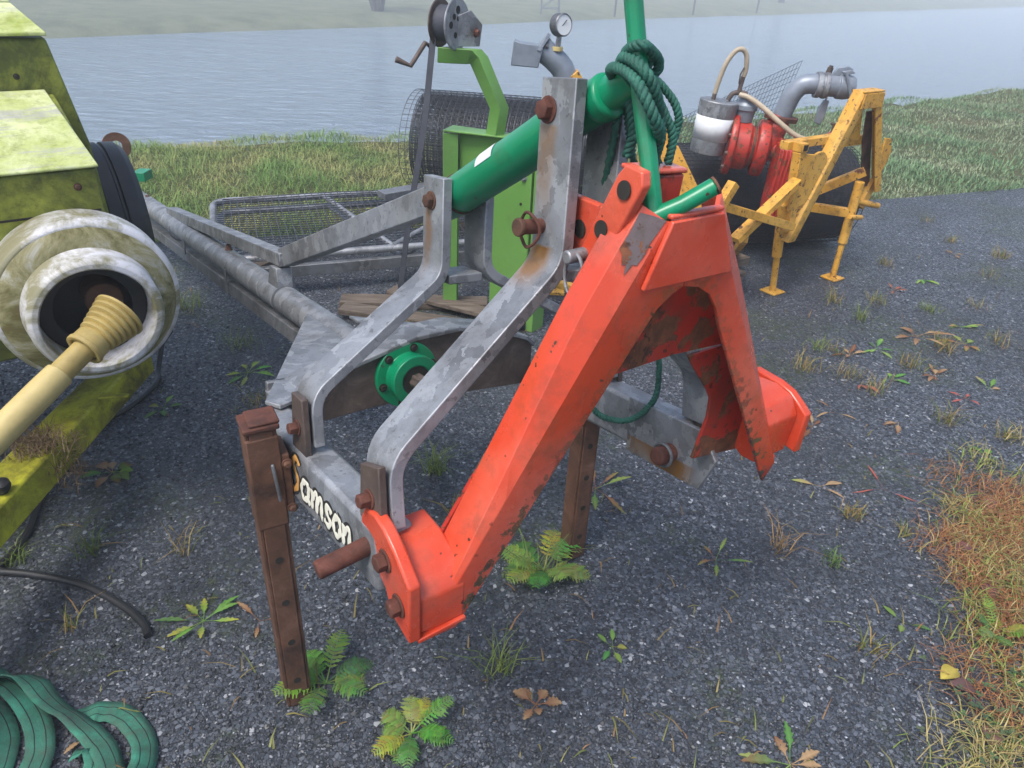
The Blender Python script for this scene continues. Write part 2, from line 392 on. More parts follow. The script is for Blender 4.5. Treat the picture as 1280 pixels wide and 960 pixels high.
CREST = [(-62, -13), (-17, 2.4), (-7, 5.3), (-3.35, 6.35), (-1.4, 6.95), (1.6, 8.5), (5.0, 10.9), (8.6, 13.7), (24, 28), (95, 97), (420, 400)]
b = MB(); b.add([(x, y, 0) for x, y in EDGE] + [(400, -300, 0), (-60, -300, 0)], [tuple(range(len(EDGE) + 2))[::-1]])
yard = b.build('yard_ground', 'asphalt', None, 0); yard['kind'] = 'structure'
# --- near bank
def lerp(a, b, f): return a + (b - a) * f
t = NT('bank_turf')
MT['turf'] = t.fin(t.ramp(t.noise(2.2, 8, .7), [(.3, (.035, .045, .014)), (.5, (.085, .095, .03)), (.7, (.12, .10, .04))]), .9, 0, t.bump(t.noise(14, 8, .75), .9, .06))
def bank_pt(u, v):
    i = min(int(u), len(EDGE) - 2); f = u - i
    ex, ey = lerp(EDGE[i][0], EDGE[i + 1][0], f), lerp(EDGE[i][1], EDGE[i + 1][1], f)
    cx, cy = lerp(CREST[i][0], CREST[i + 1][0], f), lerp(CREST[i][1], CREST[i + 1][1], f)
    if v <= 1:
        x, y = lerp(ex, cx, v), lerp(ey, cy, v)
        z = .05 * min(1, v * 6) - .02 + .05 * fbm(x, y, .9) * min(1, v * 4)
    else:
        dx, dy = cx - ex, cy - ey; L = math.hypot(dx, dy); w = v - 1
        x, y = cx + dx / L * 5.0 * w, cy + dy / L * 5.0 * w; z = .03 - 3.2 * w ** 1.35 + .12 * fbm(x, y, .7)
    return (x, y, z)
us = [0, .5, 1] + [1 + i / 8 for i in range(1, 8)] + [2 + i / 14 for i in range(0, 14 * 6 + 1)] + [8.25, 8.5, 8.75, 9, 9.5, 10]
vsamp = [-.03] + [i / 16 for i in range(0, 17)] + [1.1, 1.2, 1.3, 1.45, 1.6, 1.8, 2.0]
b = MB(); b.sheet([[bank_pt(u, v) for v in vsamp] for u in us])
o = b.build('river_bank', 'turf', None, 0, 180); o['kind'] = 'structure'
# --- river
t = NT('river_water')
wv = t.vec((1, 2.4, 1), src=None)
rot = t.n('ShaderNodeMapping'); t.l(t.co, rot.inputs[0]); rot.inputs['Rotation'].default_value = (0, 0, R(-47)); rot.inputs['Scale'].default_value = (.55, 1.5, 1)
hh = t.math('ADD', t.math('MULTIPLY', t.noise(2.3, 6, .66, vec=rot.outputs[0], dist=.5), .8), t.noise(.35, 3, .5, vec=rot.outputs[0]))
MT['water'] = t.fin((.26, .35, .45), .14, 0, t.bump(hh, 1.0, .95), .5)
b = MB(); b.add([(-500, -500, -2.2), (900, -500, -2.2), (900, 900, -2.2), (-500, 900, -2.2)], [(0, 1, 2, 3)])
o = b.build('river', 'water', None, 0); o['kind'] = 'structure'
# --- far bank and field
t = NT('frosty_field')
MT['field'] = t.fin(t.ramp(t.noise(.6, 9, .72), [(.3, (.07, .085, .04)), (.55, (.14, .155, .08)), (.75, (.19, .19, .13))]), .95, 0, t.bump(t.noise(5, 8, .8), .8, .15))
FD = Vector((.68, .733, 0)); FN = Vector((-.733, .68, 0)); F0 = Vector((-19.4, 32.6, -2.2))
rows = []
for i in range(-30, 60):
    s_ = i * 6 if abs(i) < 40 else i * 14; row = []
    for d, z in ((-2, -.9), (0, -.05), (.8, .25), (2.2, .5), (5, .62), (10, .66), (18, .72), (30, .9), (60, 1.5), (140, 2.5), (600, 4)):
        p = F0 + FD * s_ + FN * d; row.append((p.x + fbm(p.x, p.y, .2) * .8, p.y + fbm(p.y, p.x, .2) * .8, p.z + z + .12 * fbm(p.x, p.y, .5) * min(1, d * .5 + .3)))
    rows.append(row)
b = MB(); b.sheet(rows); o = b.build('far_field', 'field', None, 0, 180); o['kind'] = 'structure'

# ================================================================ grass (stuff) and loose chips
def blades(name, P, hgt, wid, lean, colA, colB, colmix=None, mat='blade', bend=.5):
    """P (n,3) roots; each blade a bent strip of 5 vertices"""
    n = len(P); ang = nrg.uniform(0, 2 * np.pi, n); d = np.stack([np.cos(ang), np.sin(ang), np.zeros(n)], 1)
    sd_ = np.stack([-np.sin(ang), np.cos(ang), np.zeros(n)], 1) * (wid * nrg.uniform(.6, 1.3, n))[:, None]
    h = hgt * nrg.uniform(.5, 1.25, n); le = lean * nrg.uniform(.2, 1.4, n)
    up = np.array([0, 0, 1.]); mid = P + up * (h * .6)[:, None] + d * (le * h * .35)[:, None]
    tip = P + up * (h * (1 - .35 * le * bend))[:, None] + d * (le * h)[:, None]
    vs = np.stack([P - sd_, P + sd_, mid - sd_ * .8, mid + sd_ * .8, tip], 1).reshape(-1, 3)
    i = np.arange(n)[:, None] * 5
    fs = np.concatenate([i + [0, 1, 3], i + [0, 3, 2], i + [2, 3, 4]], 0)
    f = nrg.uniform(0, 1, n) if colmix is None else np.clip(colmix + nrg.normal(0, .16, n), 0, 1)
    col = np.array(colA)[None] * (1 - f)[:, None] + np.array(colB)[None] * f[:, None]
    col = col * nrg.uniform(.65, 1.25, n)[:, None]
    return np_mesh(name, vs, fs, mat, np.repeat(col, 5, 0))
def bank_roots(n, u0, u1, v0, v1):
    out = []
    for _ in range(n):
        u = rng.uniform(u0, u1); v = rng.uniform(v0, v1); out.append(bank_pt(u, v))
    return np.array(out)
P1 = bank_roots(30000, 2.6, 4.6, -.02, 1.25); n1 = np.array([fbm(p[0], p[1], 1.7) for p in P1])
o = blades('bank_grass', P1, .065 + .04 * np.clip(n1, -1, 1), .0026, 1.6 + .0 * n1, (.18, .31, .08), (.46, .42, .17), .34 - n1 * .9)
o['kind'] = 'stuff'; tag(o, 'green and straw coloured grass on the near river bank, left', 'grass')
P2 = bank_roots(42000, 4.6, 7.3, -.01, 1.2); n2 = np.array([fbm(p[0], p[1], 1.1) for p in P2])
o = blades('bank_grass', P2, .045 + .02 * np.clip(n2, -1, 1), .004, 1.1 + 0 * n2, (.20, .33, .16), (.38, .42, .26), .32 - n2 * .9)
o['kind'] = 'stuff'; tag(o, 'short frosty green grass on the river bank, right', 'grass')
# dry verge at the lower right
def verge_x(y): return float(np.interp(y, [.6, .9, 1.09, 1.4, 1.8, 2.23, 2.5], [1.02, 1.03, 1.09, 1.24, 1.43, 1.57, 1.95]))
def verge_roots(n, lo=0):
    out = []
    while len(out) < n:
        y = rng.uniform(.55, 2.6); e = verge_x(y) + .07 * fbm(y * 3, 1.7, 3) + lo; x = e + abs(rng.gauss(0, .5))
        if x < 3.2 and (y < 2.35 or rng.random() < .3): out.append((x, y, .0))
    return np.array(out)
cl_c = []
while len(cl_c) < 330:
    y = rng.uniform(.5, 2.75); e = verge_x(min(y, 2.5)) + .10 * fbm(y * 2.3, 1.7, 3) + .02; x = e + abs(rng.gauss(0, .55))
    if x < 3.0 and (y < 2.25 or rng.random() < .35): cl_c.append((x, y, rng.random(), rng.uniform(.025, .06)))
def clump_roots(sel, per):
    out = []
    for x, y, q, r_ in cl_c:
        if sel(q):
            for _ in range(int(per * r_ / .045)): out.append((rng.gauss(x, r_), rng.gauss(y, r_), 0.))
    return np.array(out)
for nm, sel, per, hh_, wd_, ln_, ca_, cb_, lab in (
    ('a', lambda q: q < .48, 75, .042, .0014, 2.2, (.34, .13, .055), (.46, .24, .10), 'rust orange dead grass clumps in the lower right verge'),
    ('b', lambda q: .48 <= q < .80, 55, .045, .0015, 2.0, (.38, .34, .10), (.52, .42, .20), 'straw yellow grass clumps in the lower right verge'),
    ('c', lambda q: q >= .80, 45, .045, .0018, 1.4, (.15, .26, .05), (.34, .38, .09), 'yellow green live grass clumps in the lower right verge')):
    P3 = clump_roots(sel, per); o = blades('verge_grass', P3, hh_ + np.zeros(len(P3)), wd_, ln_ + np.zeros(len(P3)), ca_, cb_)
    o['kind'] = 'stuff'; tag(o, lab, 'grass')
# loose stone chips on the asphalt
n = 30000
yy = .75 + 3.9 * nrg.uniform(0, 1, n) ** 1.7; xx = nrg.uniform(-.85, .85, n) * (yy * .85 + .45) + .1
sz = np.clip(nrg.lognormal(-5.7, .36, n), .0018, .0075); base = np.array([[1, 0, 0], [0, 1, 0], [-1, 0, 0], [0, -1, 0], [0, 0, .75], [0, 0, -.6]])
vsx = base[None] * nrg.uniform(.55, 1.25, (n, 6, 1)); vsx[:, :, 0] += nrg.uniform(-.3, .3, (n, 6)); vsx[:, :, 1] += nrg.uniform(-.3, .3, (n, 6))
an = nrg.uniform(0, 6.28, n); ca, sa = np.cos(an)[:, None], np.sin(an)[:, None]; asp = nrg.uniform(.6, 1.4, n)[:, None]
X, Y, Zc = vsx[:, :, 0] * asp, vsx[:, :, 1] / asp, vsx[:, :, 2]
vv = np.stack([X * ca - Y * sa, X * sa + Y * ca, Zc], 2) * sz[:, None, None] + np.stack([xx, yy, sz * .25], 1)[:, None, :]
fo = np.array([[0, 1, 4], [1, 2, 4], [2, 3, 4], [3, 0, 4], [1, 0, 5], [2, 1, 5], [3, 2, 5], [0, 3, 5]])
g = np.exp(nrg.normal(-2.85, .5, n)); w = nrg.random(n) < .02; g[w] = nrg.uniform(.3, .55, w.sum()); g = np.clip(g, .015, .6)
colc = np.stack([g * .94, g, g * 1.10], 1)
o = np_mesh('stone_chips', vv.reshape(-1, 3), (np.arange(n)[:, None, None] * 6 + fo[None]).reshape(-1, 3), 'chip', np.repeat(colc, 6, 0))
o['kind'] = 'stuff'; tag(o, 'loose dark stone chips scattered over the asphalt', 'stone chips')

# leaf litter: tiny fragments of dead leaf and stalk
n = 900; yy = .8 + 5.0 * nrg.uniform(0, 1, n) ** 1.4; xx = nrg.uniform(-.8, .95, n) * (yy * .8 + .4)
Pl = np.stack([xx, yy, np.full(n, .004)], 1)
o = blades('leaf_litter', Pl, .014 + nrg.uniform(0, .016, n), .0022, 2.6 + np.zeros(n), (.30, .17, .085), (.20, .24, .07))
o['kind'] = 'stuff'; tag(o, 'tiny scraps of dead leaf and stalk scattered over the asphalt', 'leaf litter')

# ================================================================ slurry agitator (galvanised, middle)
AF = frame((-.137, 1.47, 0), 37.7, 6.5, 5.5)
ag = thing('slurry_agitator', 'galvanised steel agitator frame with long tube, twin masts and cream lettering', 'agitator', AF)
AI = AF.inverted()
def A(): return MB(AF)
XC = -.035
stF = galv('galvanised_mast', [(-.1, -.405, 1.32, .028, .16, .9), (-.1, -.41, 1.12, .04, .14, 1)])
stR = galv('galvanised_rear_mast', [(-.1, -.02, 1.13, .02, .16, .8)])
stP = galv('galvanised_plate', [(.33, -.42, .60, .07, .08, 1.3), (.33, -.36, .60, .14, .05, .8)])
for sx, x0 in ((-1, -.46), (1, .33)):
    yf = -.48 if sx < 0 else -.44
    b = A().box(x0, x0 + .07, yf, .10, .565, .685); b.build('side_arm', 'galv', ag, .01)
b = A().prism([(.318, -.27, .695), (.318, -.50, .695), (.318, -.545, .64), (.318, -.51, .555), (.318, -.28, .555)], (.012, 0, 0)); pl = b.build('end_plate', stP, ag)
b = A().lathe([(.0, 0), (.022, 0), (.022, .045), (.018, .05), (0, .05)], (.318, -.42, .61), (-1, 0, 0), 24).build('pin', 'rust_red', pl)
b = A().tube([(.29, -.42 + .027 * math.cos(q / 16 * 6.283), .61 + .027 * math.sin(q / 16 * 6.283)) for q in range(16)], .004, 8, closed=True); b.build('ring', 'galv_dull', pl, 0)
# cross plate (arched) with top flange
arch = [(-.40, .665), (-.33, .70), (-.2, .735), (-.05, .775), (.08, .782), (.2, .76), (.30, .725), (.33, .70)]
b = A().prism([(x, .13, z) for x, z in arch] + [(.33, .13, .59), (.15, .13, .60), (-.14, .13, .615), (-.40, .13, .60)], (0, .014, 0)); cp = b.build('cross_plate', 'brownsteel', ag)
b = A().bar([(x, .165, z + .006) for x, z in arch], (0, .10, 0), .012); b.build('top_flange', 'galv', cp)
b = A().box(-.40, .33, .20, .215, .58, .70); b.build('rear_plate', 'galv_dull', ag)
b = A().prism([(-.10, .70, .69), (-.11, .20, .69), (-.42, .06, .69), (-.44, .10, .69)], (0, 0, .01)); b.build('gusset_plate', 'galv', ag)
b = A().prism([(.0, .62, .69), (.0, .21, .69), (.34, .21, .69), (.38, .22, .69)], (0, 0, .01)); b.build('gusset_plate', 'galv', ag)
b = A().tube([(-.06, .16, .655), (-.06, 1.06, .664), (-.06, 3.66, .69)], .047, 28); tb = b.build('main_tube', 'galv', ag, 0)
for yq in (.98, 2.35): A().lathe([(.047, 0), (.052, .001), (.052, .007), (.047, .008)], (-.06, yq, .663), (0, 1, .01), 28).build('weld_seam', 'galv_dull', tb, 0)
b = A().box(-.095, -.03, .75, 3.4, .555, .605); b.build('lower_channel', 'galv_dull', ag)
for yq in (1.5, 2.1, 2.9):
    A().beam((-.108, yq, .60), (-.108, yq + .012, .66), .006, .02).build('clip', 'galv_dull', ag)
    A().hexbolt((-.06, yq + .1, .715), (0, 0, 1), .011, .02).build('bolt', 'rust', ag, 0)
# link rods above the tube
b = A().beam((-.04, 1.02, .80), (-.04, -.03, 1.155), .05, .062); lk = b.build('upper_link', 'galv', ag)
b = A().beam((-.05, .99, .80), (-.055, 2.5, .725), .05, .045); b.build('rear_link', 'galv', ag)
b = A().prism([(-.085, 1.09, .70), (-.085, .99, .70), (-.085, 1.0, .77), (-.085, 1.06, .77)], (.055, 0, 0)); b.build('link_post', stR, ag)
# masts: four bent flat bars
def rounded(p, r, n=5):
    p = [Vector(q) for q in p]; out = [p[0]]
    for i in range(1, len(p) - 1):
        a_, b_ = (p[i - 1] - p[i]).normalized(), (p[i + 1] - p[i]).normalized()
        for q in range(n + 1):
            u = q / n; out.append(p[i] + a_ * r * (1 - u) ** 2 + b_ * r * u ** 2)
    return out + [p[-1]]
for sx, xm, xl in ((-1, -.09, -.425), (1, .018, .365)):
    tm, w = .024, .086
    p = [(xm, -.425, 1.39), (xm, -.425, 1.09), (xl, -.435, .80), (xl, -.45, .69)]
    pth = rounded(p, .036)
    ms = A().bar(pth, (0, w, 0), tm).build('front_mast', stF, ag, .002)
    A().hexbolt((xm + sx * tm / 2, -.403, 1.34), (sx, 0, 0), .0165, .016).build('bolt', 'rust_red', ms, .001)
    A().prism([(xl + sx * .018, -.49, .683), (xl + sx * .018, -.41, .683), (xl + sx * .018, -.415, .785), (xl + sx * .018, -.48, .805)], (sx * .014, 0, 0)).build('lug', 'brownsteel', ms)
    A().hexbolt((xl + sx * .032, -.45, .735), (sx, 0, 0), .013, .02).build('bolt', 'rust_red', ms, .001)
    w = .082
    p = [(xm, -.037, 1.19), (xm, -.037, .985), (xl, -.12, .80), (xl, -.13, .70)]
    pth = rounded(p, .036)
    ms = A().bar(pth, (0, w, 0), .022).build('rear_mast', stR, ag, .002)
    A().hexbolt((xm + sx * .011, -.03, 1.14), (sx, 0, 0), .015, .014).build('bolt', 'rust', ms, .001)
    A().prism([(xl + sx * .016, -.17, .683), (xl + sx * .016, -.10, .683), (xl + sx * .016, -.108, .80), (xl + sx * .016, -.16, .80)], (sx * .014, 0, 0)).build('lug', 'brownsteel', ms)
    A().hexbolt((xl + sx * .03, -.135, .735), (sx, 0, 0), .012, .018).build('bolt', 'rust_red', ms, .001)
A().box(-.079, .007, -.075, .0, .965, .985).build('spacer_plate', 'galv', ag)
A().box(-.079, .007, -.46, -.385, 1.06, 1.08).build('spacer_plate', 'galv', ag)
# hitch pin with split ring through the front masts
b = A().cyl((-.15, -.405, 1.15), (.08, -.405, 1.15), .013); pn = b.build('hitch_pin', 'rust_red', ag)
A().cyl((-.155, -.405, 1.15), (-.145, -.405, 1.15), .016).build('pin_head', 'rust', pn)
A().tube([(-.13 + .004 * math.sin(q), -.405 + .028 * math.cos(q / 16 * 6.283), 1.145 + .03 * math.sin(q / 16 * 6.283)) for q in range(16)], .003, 6, closed=True).build('split_ring', 'rust_red', pn, 0)
# bearing housing with splined shaft
fc = (-.075, .13, .69)
b = A().lathe([(0, 0), (.085, 0), (.085, .014), (.06, .016), (.058, .045), (.064, .047), (.064, .062), (.04, .063), (.036, .058), (0, .058)], fc, (0, -1, 0), 40); fl = b.build('bearing_flange', 'green', ag, .002)
for q in range(6):
    a_ = q * math.pi / 3 + .3; A().hexbolt((fc[0] + .072 * math.cos(a_), .116, fc[2] + .072 * math.sin(a_)), (0, -1, 0), .008, .006).build('bolt', 'grime', fl, 0)
b = A(); prof = []
for q in range(24):
    rr = .02 if q % 4 < 2 else .0165; prof.append((rr * math.cos(q / 24 * 6.283), rr * math.sin(q / 24 * 6.283)))
b.prism([(fc[0] + x, .08, fc[2] + z) for x, z in prof], (0, -.085, 0)); b.build('splined_shaft', 'brownsteel', fl, 0)
A().lathe([(.02, 0), (.040, 0), (.040, .004), (.02, .004)], (fc[0], .074, fc[2]), (0, -1, 0), 30).build('seal', 'grime', fl, 0)
# green top link
lk0, lk1, lk2 = V(-.036, .02, 1.123), V(-.036, -.40, 1.331), V(-.036, -.515, 1.388)
d = (lk1 - lk0).normalized()
b = A().tube([lk0 - d * .03, lk0 + d * .0, lk0 + d * .04, lk1 - d * .03], [.03, .038, .042, .042], 28); tl = b.build('top_link', 'green', ag, .002)
A().tube([lk1 - d * .03, lk1 + d * .055, lk1 + d * .06, lk1 + d * .085, lk1 + d * .09], [.034, .034, .038, .038, .030], 28).build('collar', 'green', tl, .003)
A().tube([lk1 + d * .05, lk1 + d * .10, lk2 + d * .02], [.029, .029, .029], 24).build('link_end', 'green', tl, .003)
A().lathe([(.0422, 0), (.0445, .001), (.0445, .006), (.0422, .007)], lk0 + d * .065, d, 28).build('rust_band', 'rust', tl, 0)
cdir = V(-1, 0, .35).normalized(); side = d.cross(cdir).normalized(); cdir = side.cross(d).normalized()
rows = []
for i in range(3):
    row = []
    for j in range(7):
        a_ = R(-25 + 50 * j / 6 - 22); row.append(lk0 + d * (.20 + .03 * i) + (side * math.sin(a_) - cdir * -math.cos(a_)) * .0431)
    rows.append(row)
A().sheet(rows).build('sticker', 'white', tl, 0)
# green lever bar, square section, cranked at the apex of the orange frame
b = MB(); lev = [V(.105, 1.21, 1.85), V(.142, 1.178, 1.552), V(.166, 1.155, 1.43), V(.182, 1.118, 1.352), V(.198, 1.083, 1.272)]
b.tube(lev, .0148, 6, True); lv = b.build('lever', 'green', ag, .003)
MB().tube([lev[-1] + V(-.008, -.003, -.002), V(.235, 1.085, 1.292), V(.280, 1.092, 1.320)], .0135, 12).build('lever_handle', 'green', lv, .002)
MB().lathe([(0, 0), (.014, 0), (.014, .004), (0, .004)], V(.280, 1.092, 1.320), V(.045, .007, .028), 14).build('worn_tip', 'rust', lv, 0)
# rusty support legs
def leg_post(x, y, ztop, rz, holes, shim):
    F_ = frame((x, y, 0), rz); h = .026
    o_ = MB(F_)
    for s_ in (-1, 1): o_.box(s_ * h - .004, s_ * h + .004, -h, h, .004, ztop); o_.box(-h + .004, h - .004, s_ * h - .004, s_ * h + .004, .004, ztop)
    p_ = o_.build('support_leg', 'rust', ag, .002)
    for z in holes:
        for fd in ((0, -1),):
            c_ = V(fd[0] * (h + .0045), fd[1] * (h + .0045), z)
            MB(F_).lathe([(0, 0), (.0085, 0), (.0085, .001), (0, .001)], c_, V(fd[0], fd[1], 0), 16).build('hole', 'grime', p_, 0)
    return p_, F_
lp, LF = leg_post(-.486, 1.188, .80, 30, [.09, .22, .345, .47], True)
MB(LF).box(-.0315, .0315, -.0315, .0315, .56, .78).build('sleeve', 'rust', lp, .004)
MB(LF).box(-.033, .036, -.034, .033, .795, .806).build('cap_plate', 'rust_red', lp, .003)
MB(LF).box(-.02, .038, -.03, .03, .806, .813).build('torn_cap', 'rust_red', lp, .003)
MB(LF).beam((.012, -.037, .72), (.018, -.040, .63), .007, .007).build('latch_rod', 'galv_dull', lp)
for z in (.60, .71): MB(LF).hexbolt((.041, -.029, z), (0, -1, 0), .008, .009).build('bolt', 'rust', lp, .001)
MB(LF).box(.0315, .048, -.028, .045, .60, .73).build('bracket', 'rust', lp, .003)
rp, RF = leg_post(.212, 1.745, .60, 30, [.09, .20, .31, .42], False)
# lettering on the outer face of the left arm
GL = [('letter_s', [[(.75, 1.5), (.55, 1.75), (.25, 1.68), (.13, 1.35), (.35, 1.05), (.62, .72), (.6, .25), (.3, -.05), (.0, .1), (-.02, .42)]], 1.0),
      ('letter', [[(.72, .9), (.4, 1), (.1, .75), (.05, .35), (.28, .02), (.55, .12), (.72, .45), (.74, .98), (.75, .25), (.95, .02)]], 1.05),
      ('letter', [[(0, .98), (.05, .5), (.08, 0)], [(.08, .55), (.3, .95), (.5, .85), (.5, .02)], [(.5, .55), (.75, .95), (.95, .8), (.95, .15), (1.1, .02)]], 1.22),
      ('letter', [[(.6, .8), (.35, 1), (.1, .8), (.3, .52), (.55, .28), (.33, .0), (.02, .14)]], .78),
      ('letter', [[(.3, 1), (.02, .6), (.15, .08), (.45, .05), (.62, .45), (.5, .9), (.3, 1)]], .85),
      ('letter', [[(0, .98), (.04, .5), (.06, 0)], [(.06, .55), (.3, .95), (.52, .85), (.55, .15), (.72, .02)]], .8)]
cur = -.100; sc = .050
for mt, strokes, adv in GL:
    kb = A(); wb_ = A()
    for st in strokes:
        pts = smooth([(-.4605, cur - x * sc - y * .006, .593 + y * sc * .85 - (x * .0)) for x, y in st], 6)
        kb.tube([p + V(-.0002, 0, 0) for p in pts],   .25 * sc, 10, flat=(V(1, 0, 0), .06))
        wb_.tube([p + V(-.0009, 0, 0) for p in pts], [sc * .125 * (1 + .25 * math.sin(i * .9)) for i in range(len(pts))], 10, flat=(V(1, 0, 0), .10))
    lt = kb.build('letter', 'letter_k', ag, 0); wb_.build('letter_face', mt, lt, 0)
    cur -= adv * sc
# rusty eye plate at the far end of the tube
b = MB(); ec = V(-2.30, 4.25, .56); ea = V(.5, -.85, .1).normalized()
b.lathe([(.03, -.006), (.075, -.006), (.075, .006), (.03, .006)], ec, ea, 28, True); b.build('eye_plate', 'rust', ag)
MB().beam(ec - V(0, 0, .07), ec - V(-.02, .0, .22), .05, .012).build('eye_stem', 'rust', ag)
MB().box(-2.20, -2.13, 4.16, 4.26, .39, .44).build('rear_bracket', 'green', ag)

# ================================================================ orange three-point triangle
KF = frame((.237, 1.141, 0), 35.5, -2)
tri = thing('hitch_triangle', 'orange steel three-point hitch triangle with scuffed paint, leaning on the galvanised arms', 'hitch frame', KF)
def K_(): return MB(KF)
def lip(z, sx):
    if sx > 0: return float(np.interp(z, [.58, 1.057, 1.10, 1.13, 1.15, 1.158, 1.30], [.408, .115, .092, .068, .035, .0, .0]))
    return float(np.interp(z, [.58, 1.092, 1.13, 1.15, 1.158, 1.30], [.416, .075, .048, .02, .0, .0]))
def xo(z, sx=-1): return (.062 if sx < 0 else .045) + (1.27 - z) * .60
patch = paint('bare_steel_patch', (.11, .085, .085), (.15, .12, .125), .56, .6, .8, .6, sc=5)
for sx in (-1, 1):
    rows = []
    zs = [1.272, 1.22, 1.165, 1.158, 1.15, 1.13, 1.10, 1.057, 1.0, .95, .90, .85, .80, .75, .70, .65, .605]
    for z in zs:
        x0, x1 = lip(z, sx), xo(z, sx); k = float(np.interp(z, [.72, 1.12], [.2, 1.15]))
        sk = .055 if (sx > 0 and z < .61) else 0
        if sk: x1 -= .033
        rows.append([(sx * x0, 0, z), (sx * x1, 0, z + sk), (sx * (x1 + .024 * k), .020 * k, z + sk + .017 * k), (sx * (x1 + .024 * k), .068, z + sk + .017 * k)])
    lg = K_().sheet(rows).build('leg', leg_paint('orange_leg_paint', sx, *((.115, 1.057, .614) if sx > 0 else (.075, 1.092, .667))), tri, .0015, 25, solid=.009)
    # back flange of the folded channel, seen through the opening
    if sx > 0: bf = [(.142, .955), (.16, .93), (.222, .855), (.240, .828), (.245, .78), (.226, .68), (.425, .645)]
    else: bf = [(.24, .955), (.33, .80), (.40, .70), (.43, .69)]
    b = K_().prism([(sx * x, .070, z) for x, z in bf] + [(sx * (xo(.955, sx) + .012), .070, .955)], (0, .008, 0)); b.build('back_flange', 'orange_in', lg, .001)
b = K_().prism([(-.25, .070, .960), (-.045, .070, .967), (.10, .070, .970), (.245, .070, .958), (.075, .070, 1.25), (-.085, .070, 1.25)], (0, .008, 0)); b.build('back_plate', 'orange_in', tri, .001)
b = K_().prism([(-.098, -.0055, 1.172), (.100, -.0055, 1.168), (.050, -.0055, 1.275), (-.06, -.0055, 1.275)], (0, -.009, 0)); b.build('apex_plate', 'orange', tri)
b = K_().prism([(-.060, -.010, 1.2755), (.052, -.010, 1.2755), (.052, .004, 1.2755), (-.060, .004, 1.2755)], (0, 0, .008)); b.build('apex_rim', 'orange', tri, .003)
# bare patch where the paint has come off the fold at the top of the left leg
pn_ = V(-.62, -.65, .45).normalized() * .0065
pz_ = lambda z, f, e: V(-(xo(z) + .0275 * f), .023 * f, z + .0195 * f) + pn_
b = K_(); b.prism([pz_(1.272, .0, 0), pz_(1.268, .5, 0), pz_(1.262, 1, 0), pz_(1.235, .96, 0), pz_(1.212, 1, 0), pz_(1.207, .8, 0), pz_(1.196, .62, 0), pz_(1.20, .5, 0), pz_(1.187, .36, 0), pz_(1.204, .28, 0), pz_(1.206, .12, 0), pz_(1.222, .06, 0), pz_(1.24, .1, 0)], pn_ * -.3); b.build('bare_patch', patch, tri, 0)
b = K_(); pts = [(-.125, .055, 1.195), (-.112, .008, 1.325), (-.110, .015, 1.345), (-.110, .05, 1.347), (-.112, .062, 1.33), (-.127, .118, 1.18)]
lgp = b.prism(pts, (.018, 0, 0)).build('top_lug', 'orange', tri, .003)
for xc_, zc, yc in ((-.1155, 1.313, .040), (-.1225, 1.245, .070)): K_().lathe([(0, 0), (.014, 0), (.014, .0015), (0, .0015)], (xc_, yc, zc), (-1, 0, .13), 20).build('hole', 'grime', lgp, 0)
K_().prism([(-.078, .055, 1.255), (.018, .055, 1.255), (.022, .055, 1.318), (-.078, .055, 1.326)], (0, .014, 0)).build('lug_web', 'red', tri, .004)
K_().prism([(-.078, .052, 1.327), (.024, .052, 1.319), (.024, .095, 1.319), (-.078, .095, 1.327)], (0, 0, .008)).build('lug_cap', 'orange', tri, .003)
b = K_().prism([(-.048, .11, 1.135), (-.048, .11, 1.245), (-.048, .26, 1.24), (-.048, .26, 1.145)], (.016, 0, 0)); tb_ = b.build('top_bracket', 'orange', tri, .003)
for yc in (.145, .205): K_().lathe([(0, 0), (.016, 0), (.016, .001), (0, .001)], (-.0488, yc, 1.19), (-1, 0, 0), 20).build('hole', 'grime', tb_, 0)
K_().tube([(-.145, .095 + .022 * math.cos(q / 18 * 6.283), 1.165 + .036 * math.sin(q / 18 * 6.283)) for q in range(18)], .003, 8, closed=True).build('linch_ring', 'galv', tri, 0)
K_().cyl((-.16, .10, 1.195), (-.09, .10, 1.195), .011).build('linch_pin', 'galv', tri)
for sx in (-1, 1):
    # foot: folded box end, outer ear plate and bolts
    b = K_().prism([(sx * (.385 if sx < 0 else .365), y, z) for y, z in (((-.006, .63), (-.006, .705), (.022, .742), (.075, .760), (.138, .758), (.138, .69), (.05, .63)) if sx < 0 else ((.012, .655), (.006, .755), (.03, .79), (.075, .80), (.138, .79), (.138, .69), (.05, .65)))], (sx * (.083 if sx < 0 else .103), 0, 0)); ft = b.build('foot', 'orange', tri, .005)
    if sx < 0: K_().prism([(sx * .385, -.012, .622), (sx * .475, -.012, .616), (sx * .475, .02, .612), (sx * .385, .02, .618)], (0, 0, .009)).build('foot_lip', 'orange', tri, .002)
    ztop_ = 1.0 if sx < 0 else .8
    b = K_().prism([(sx * .470, y, (.625 + (min(z, ztop_) - .60) * .86) if sx < 0 else .66 + (min(z, ztop_) - .60) * .70) for y, z in ((-.012, .60), (-.012, .745), (.01, .765), (.04, .79), (.075, .81), (.11, .815), (.145, .80), (.162, .765), (.165, .72), (.145, .69), (.095, .67), (.075, .66), (.055, .61))], (sx * .022, 0, 0)); ear = b.build('ear_plate', 'orange', tri, .004)
    for yc, zc in ((.068, .745), (.022, .685)): K_().hexbolt((sx * .492, yc, zc), (sx, 0, 0), .0155, .018).build('bolt', 'rust_red', ear, .001)
    K_().cyl((sx * .47, .135, .725), (sx * .585, .135, .71), .0165).build('lower_pin', 'rust_red', ear, .004)

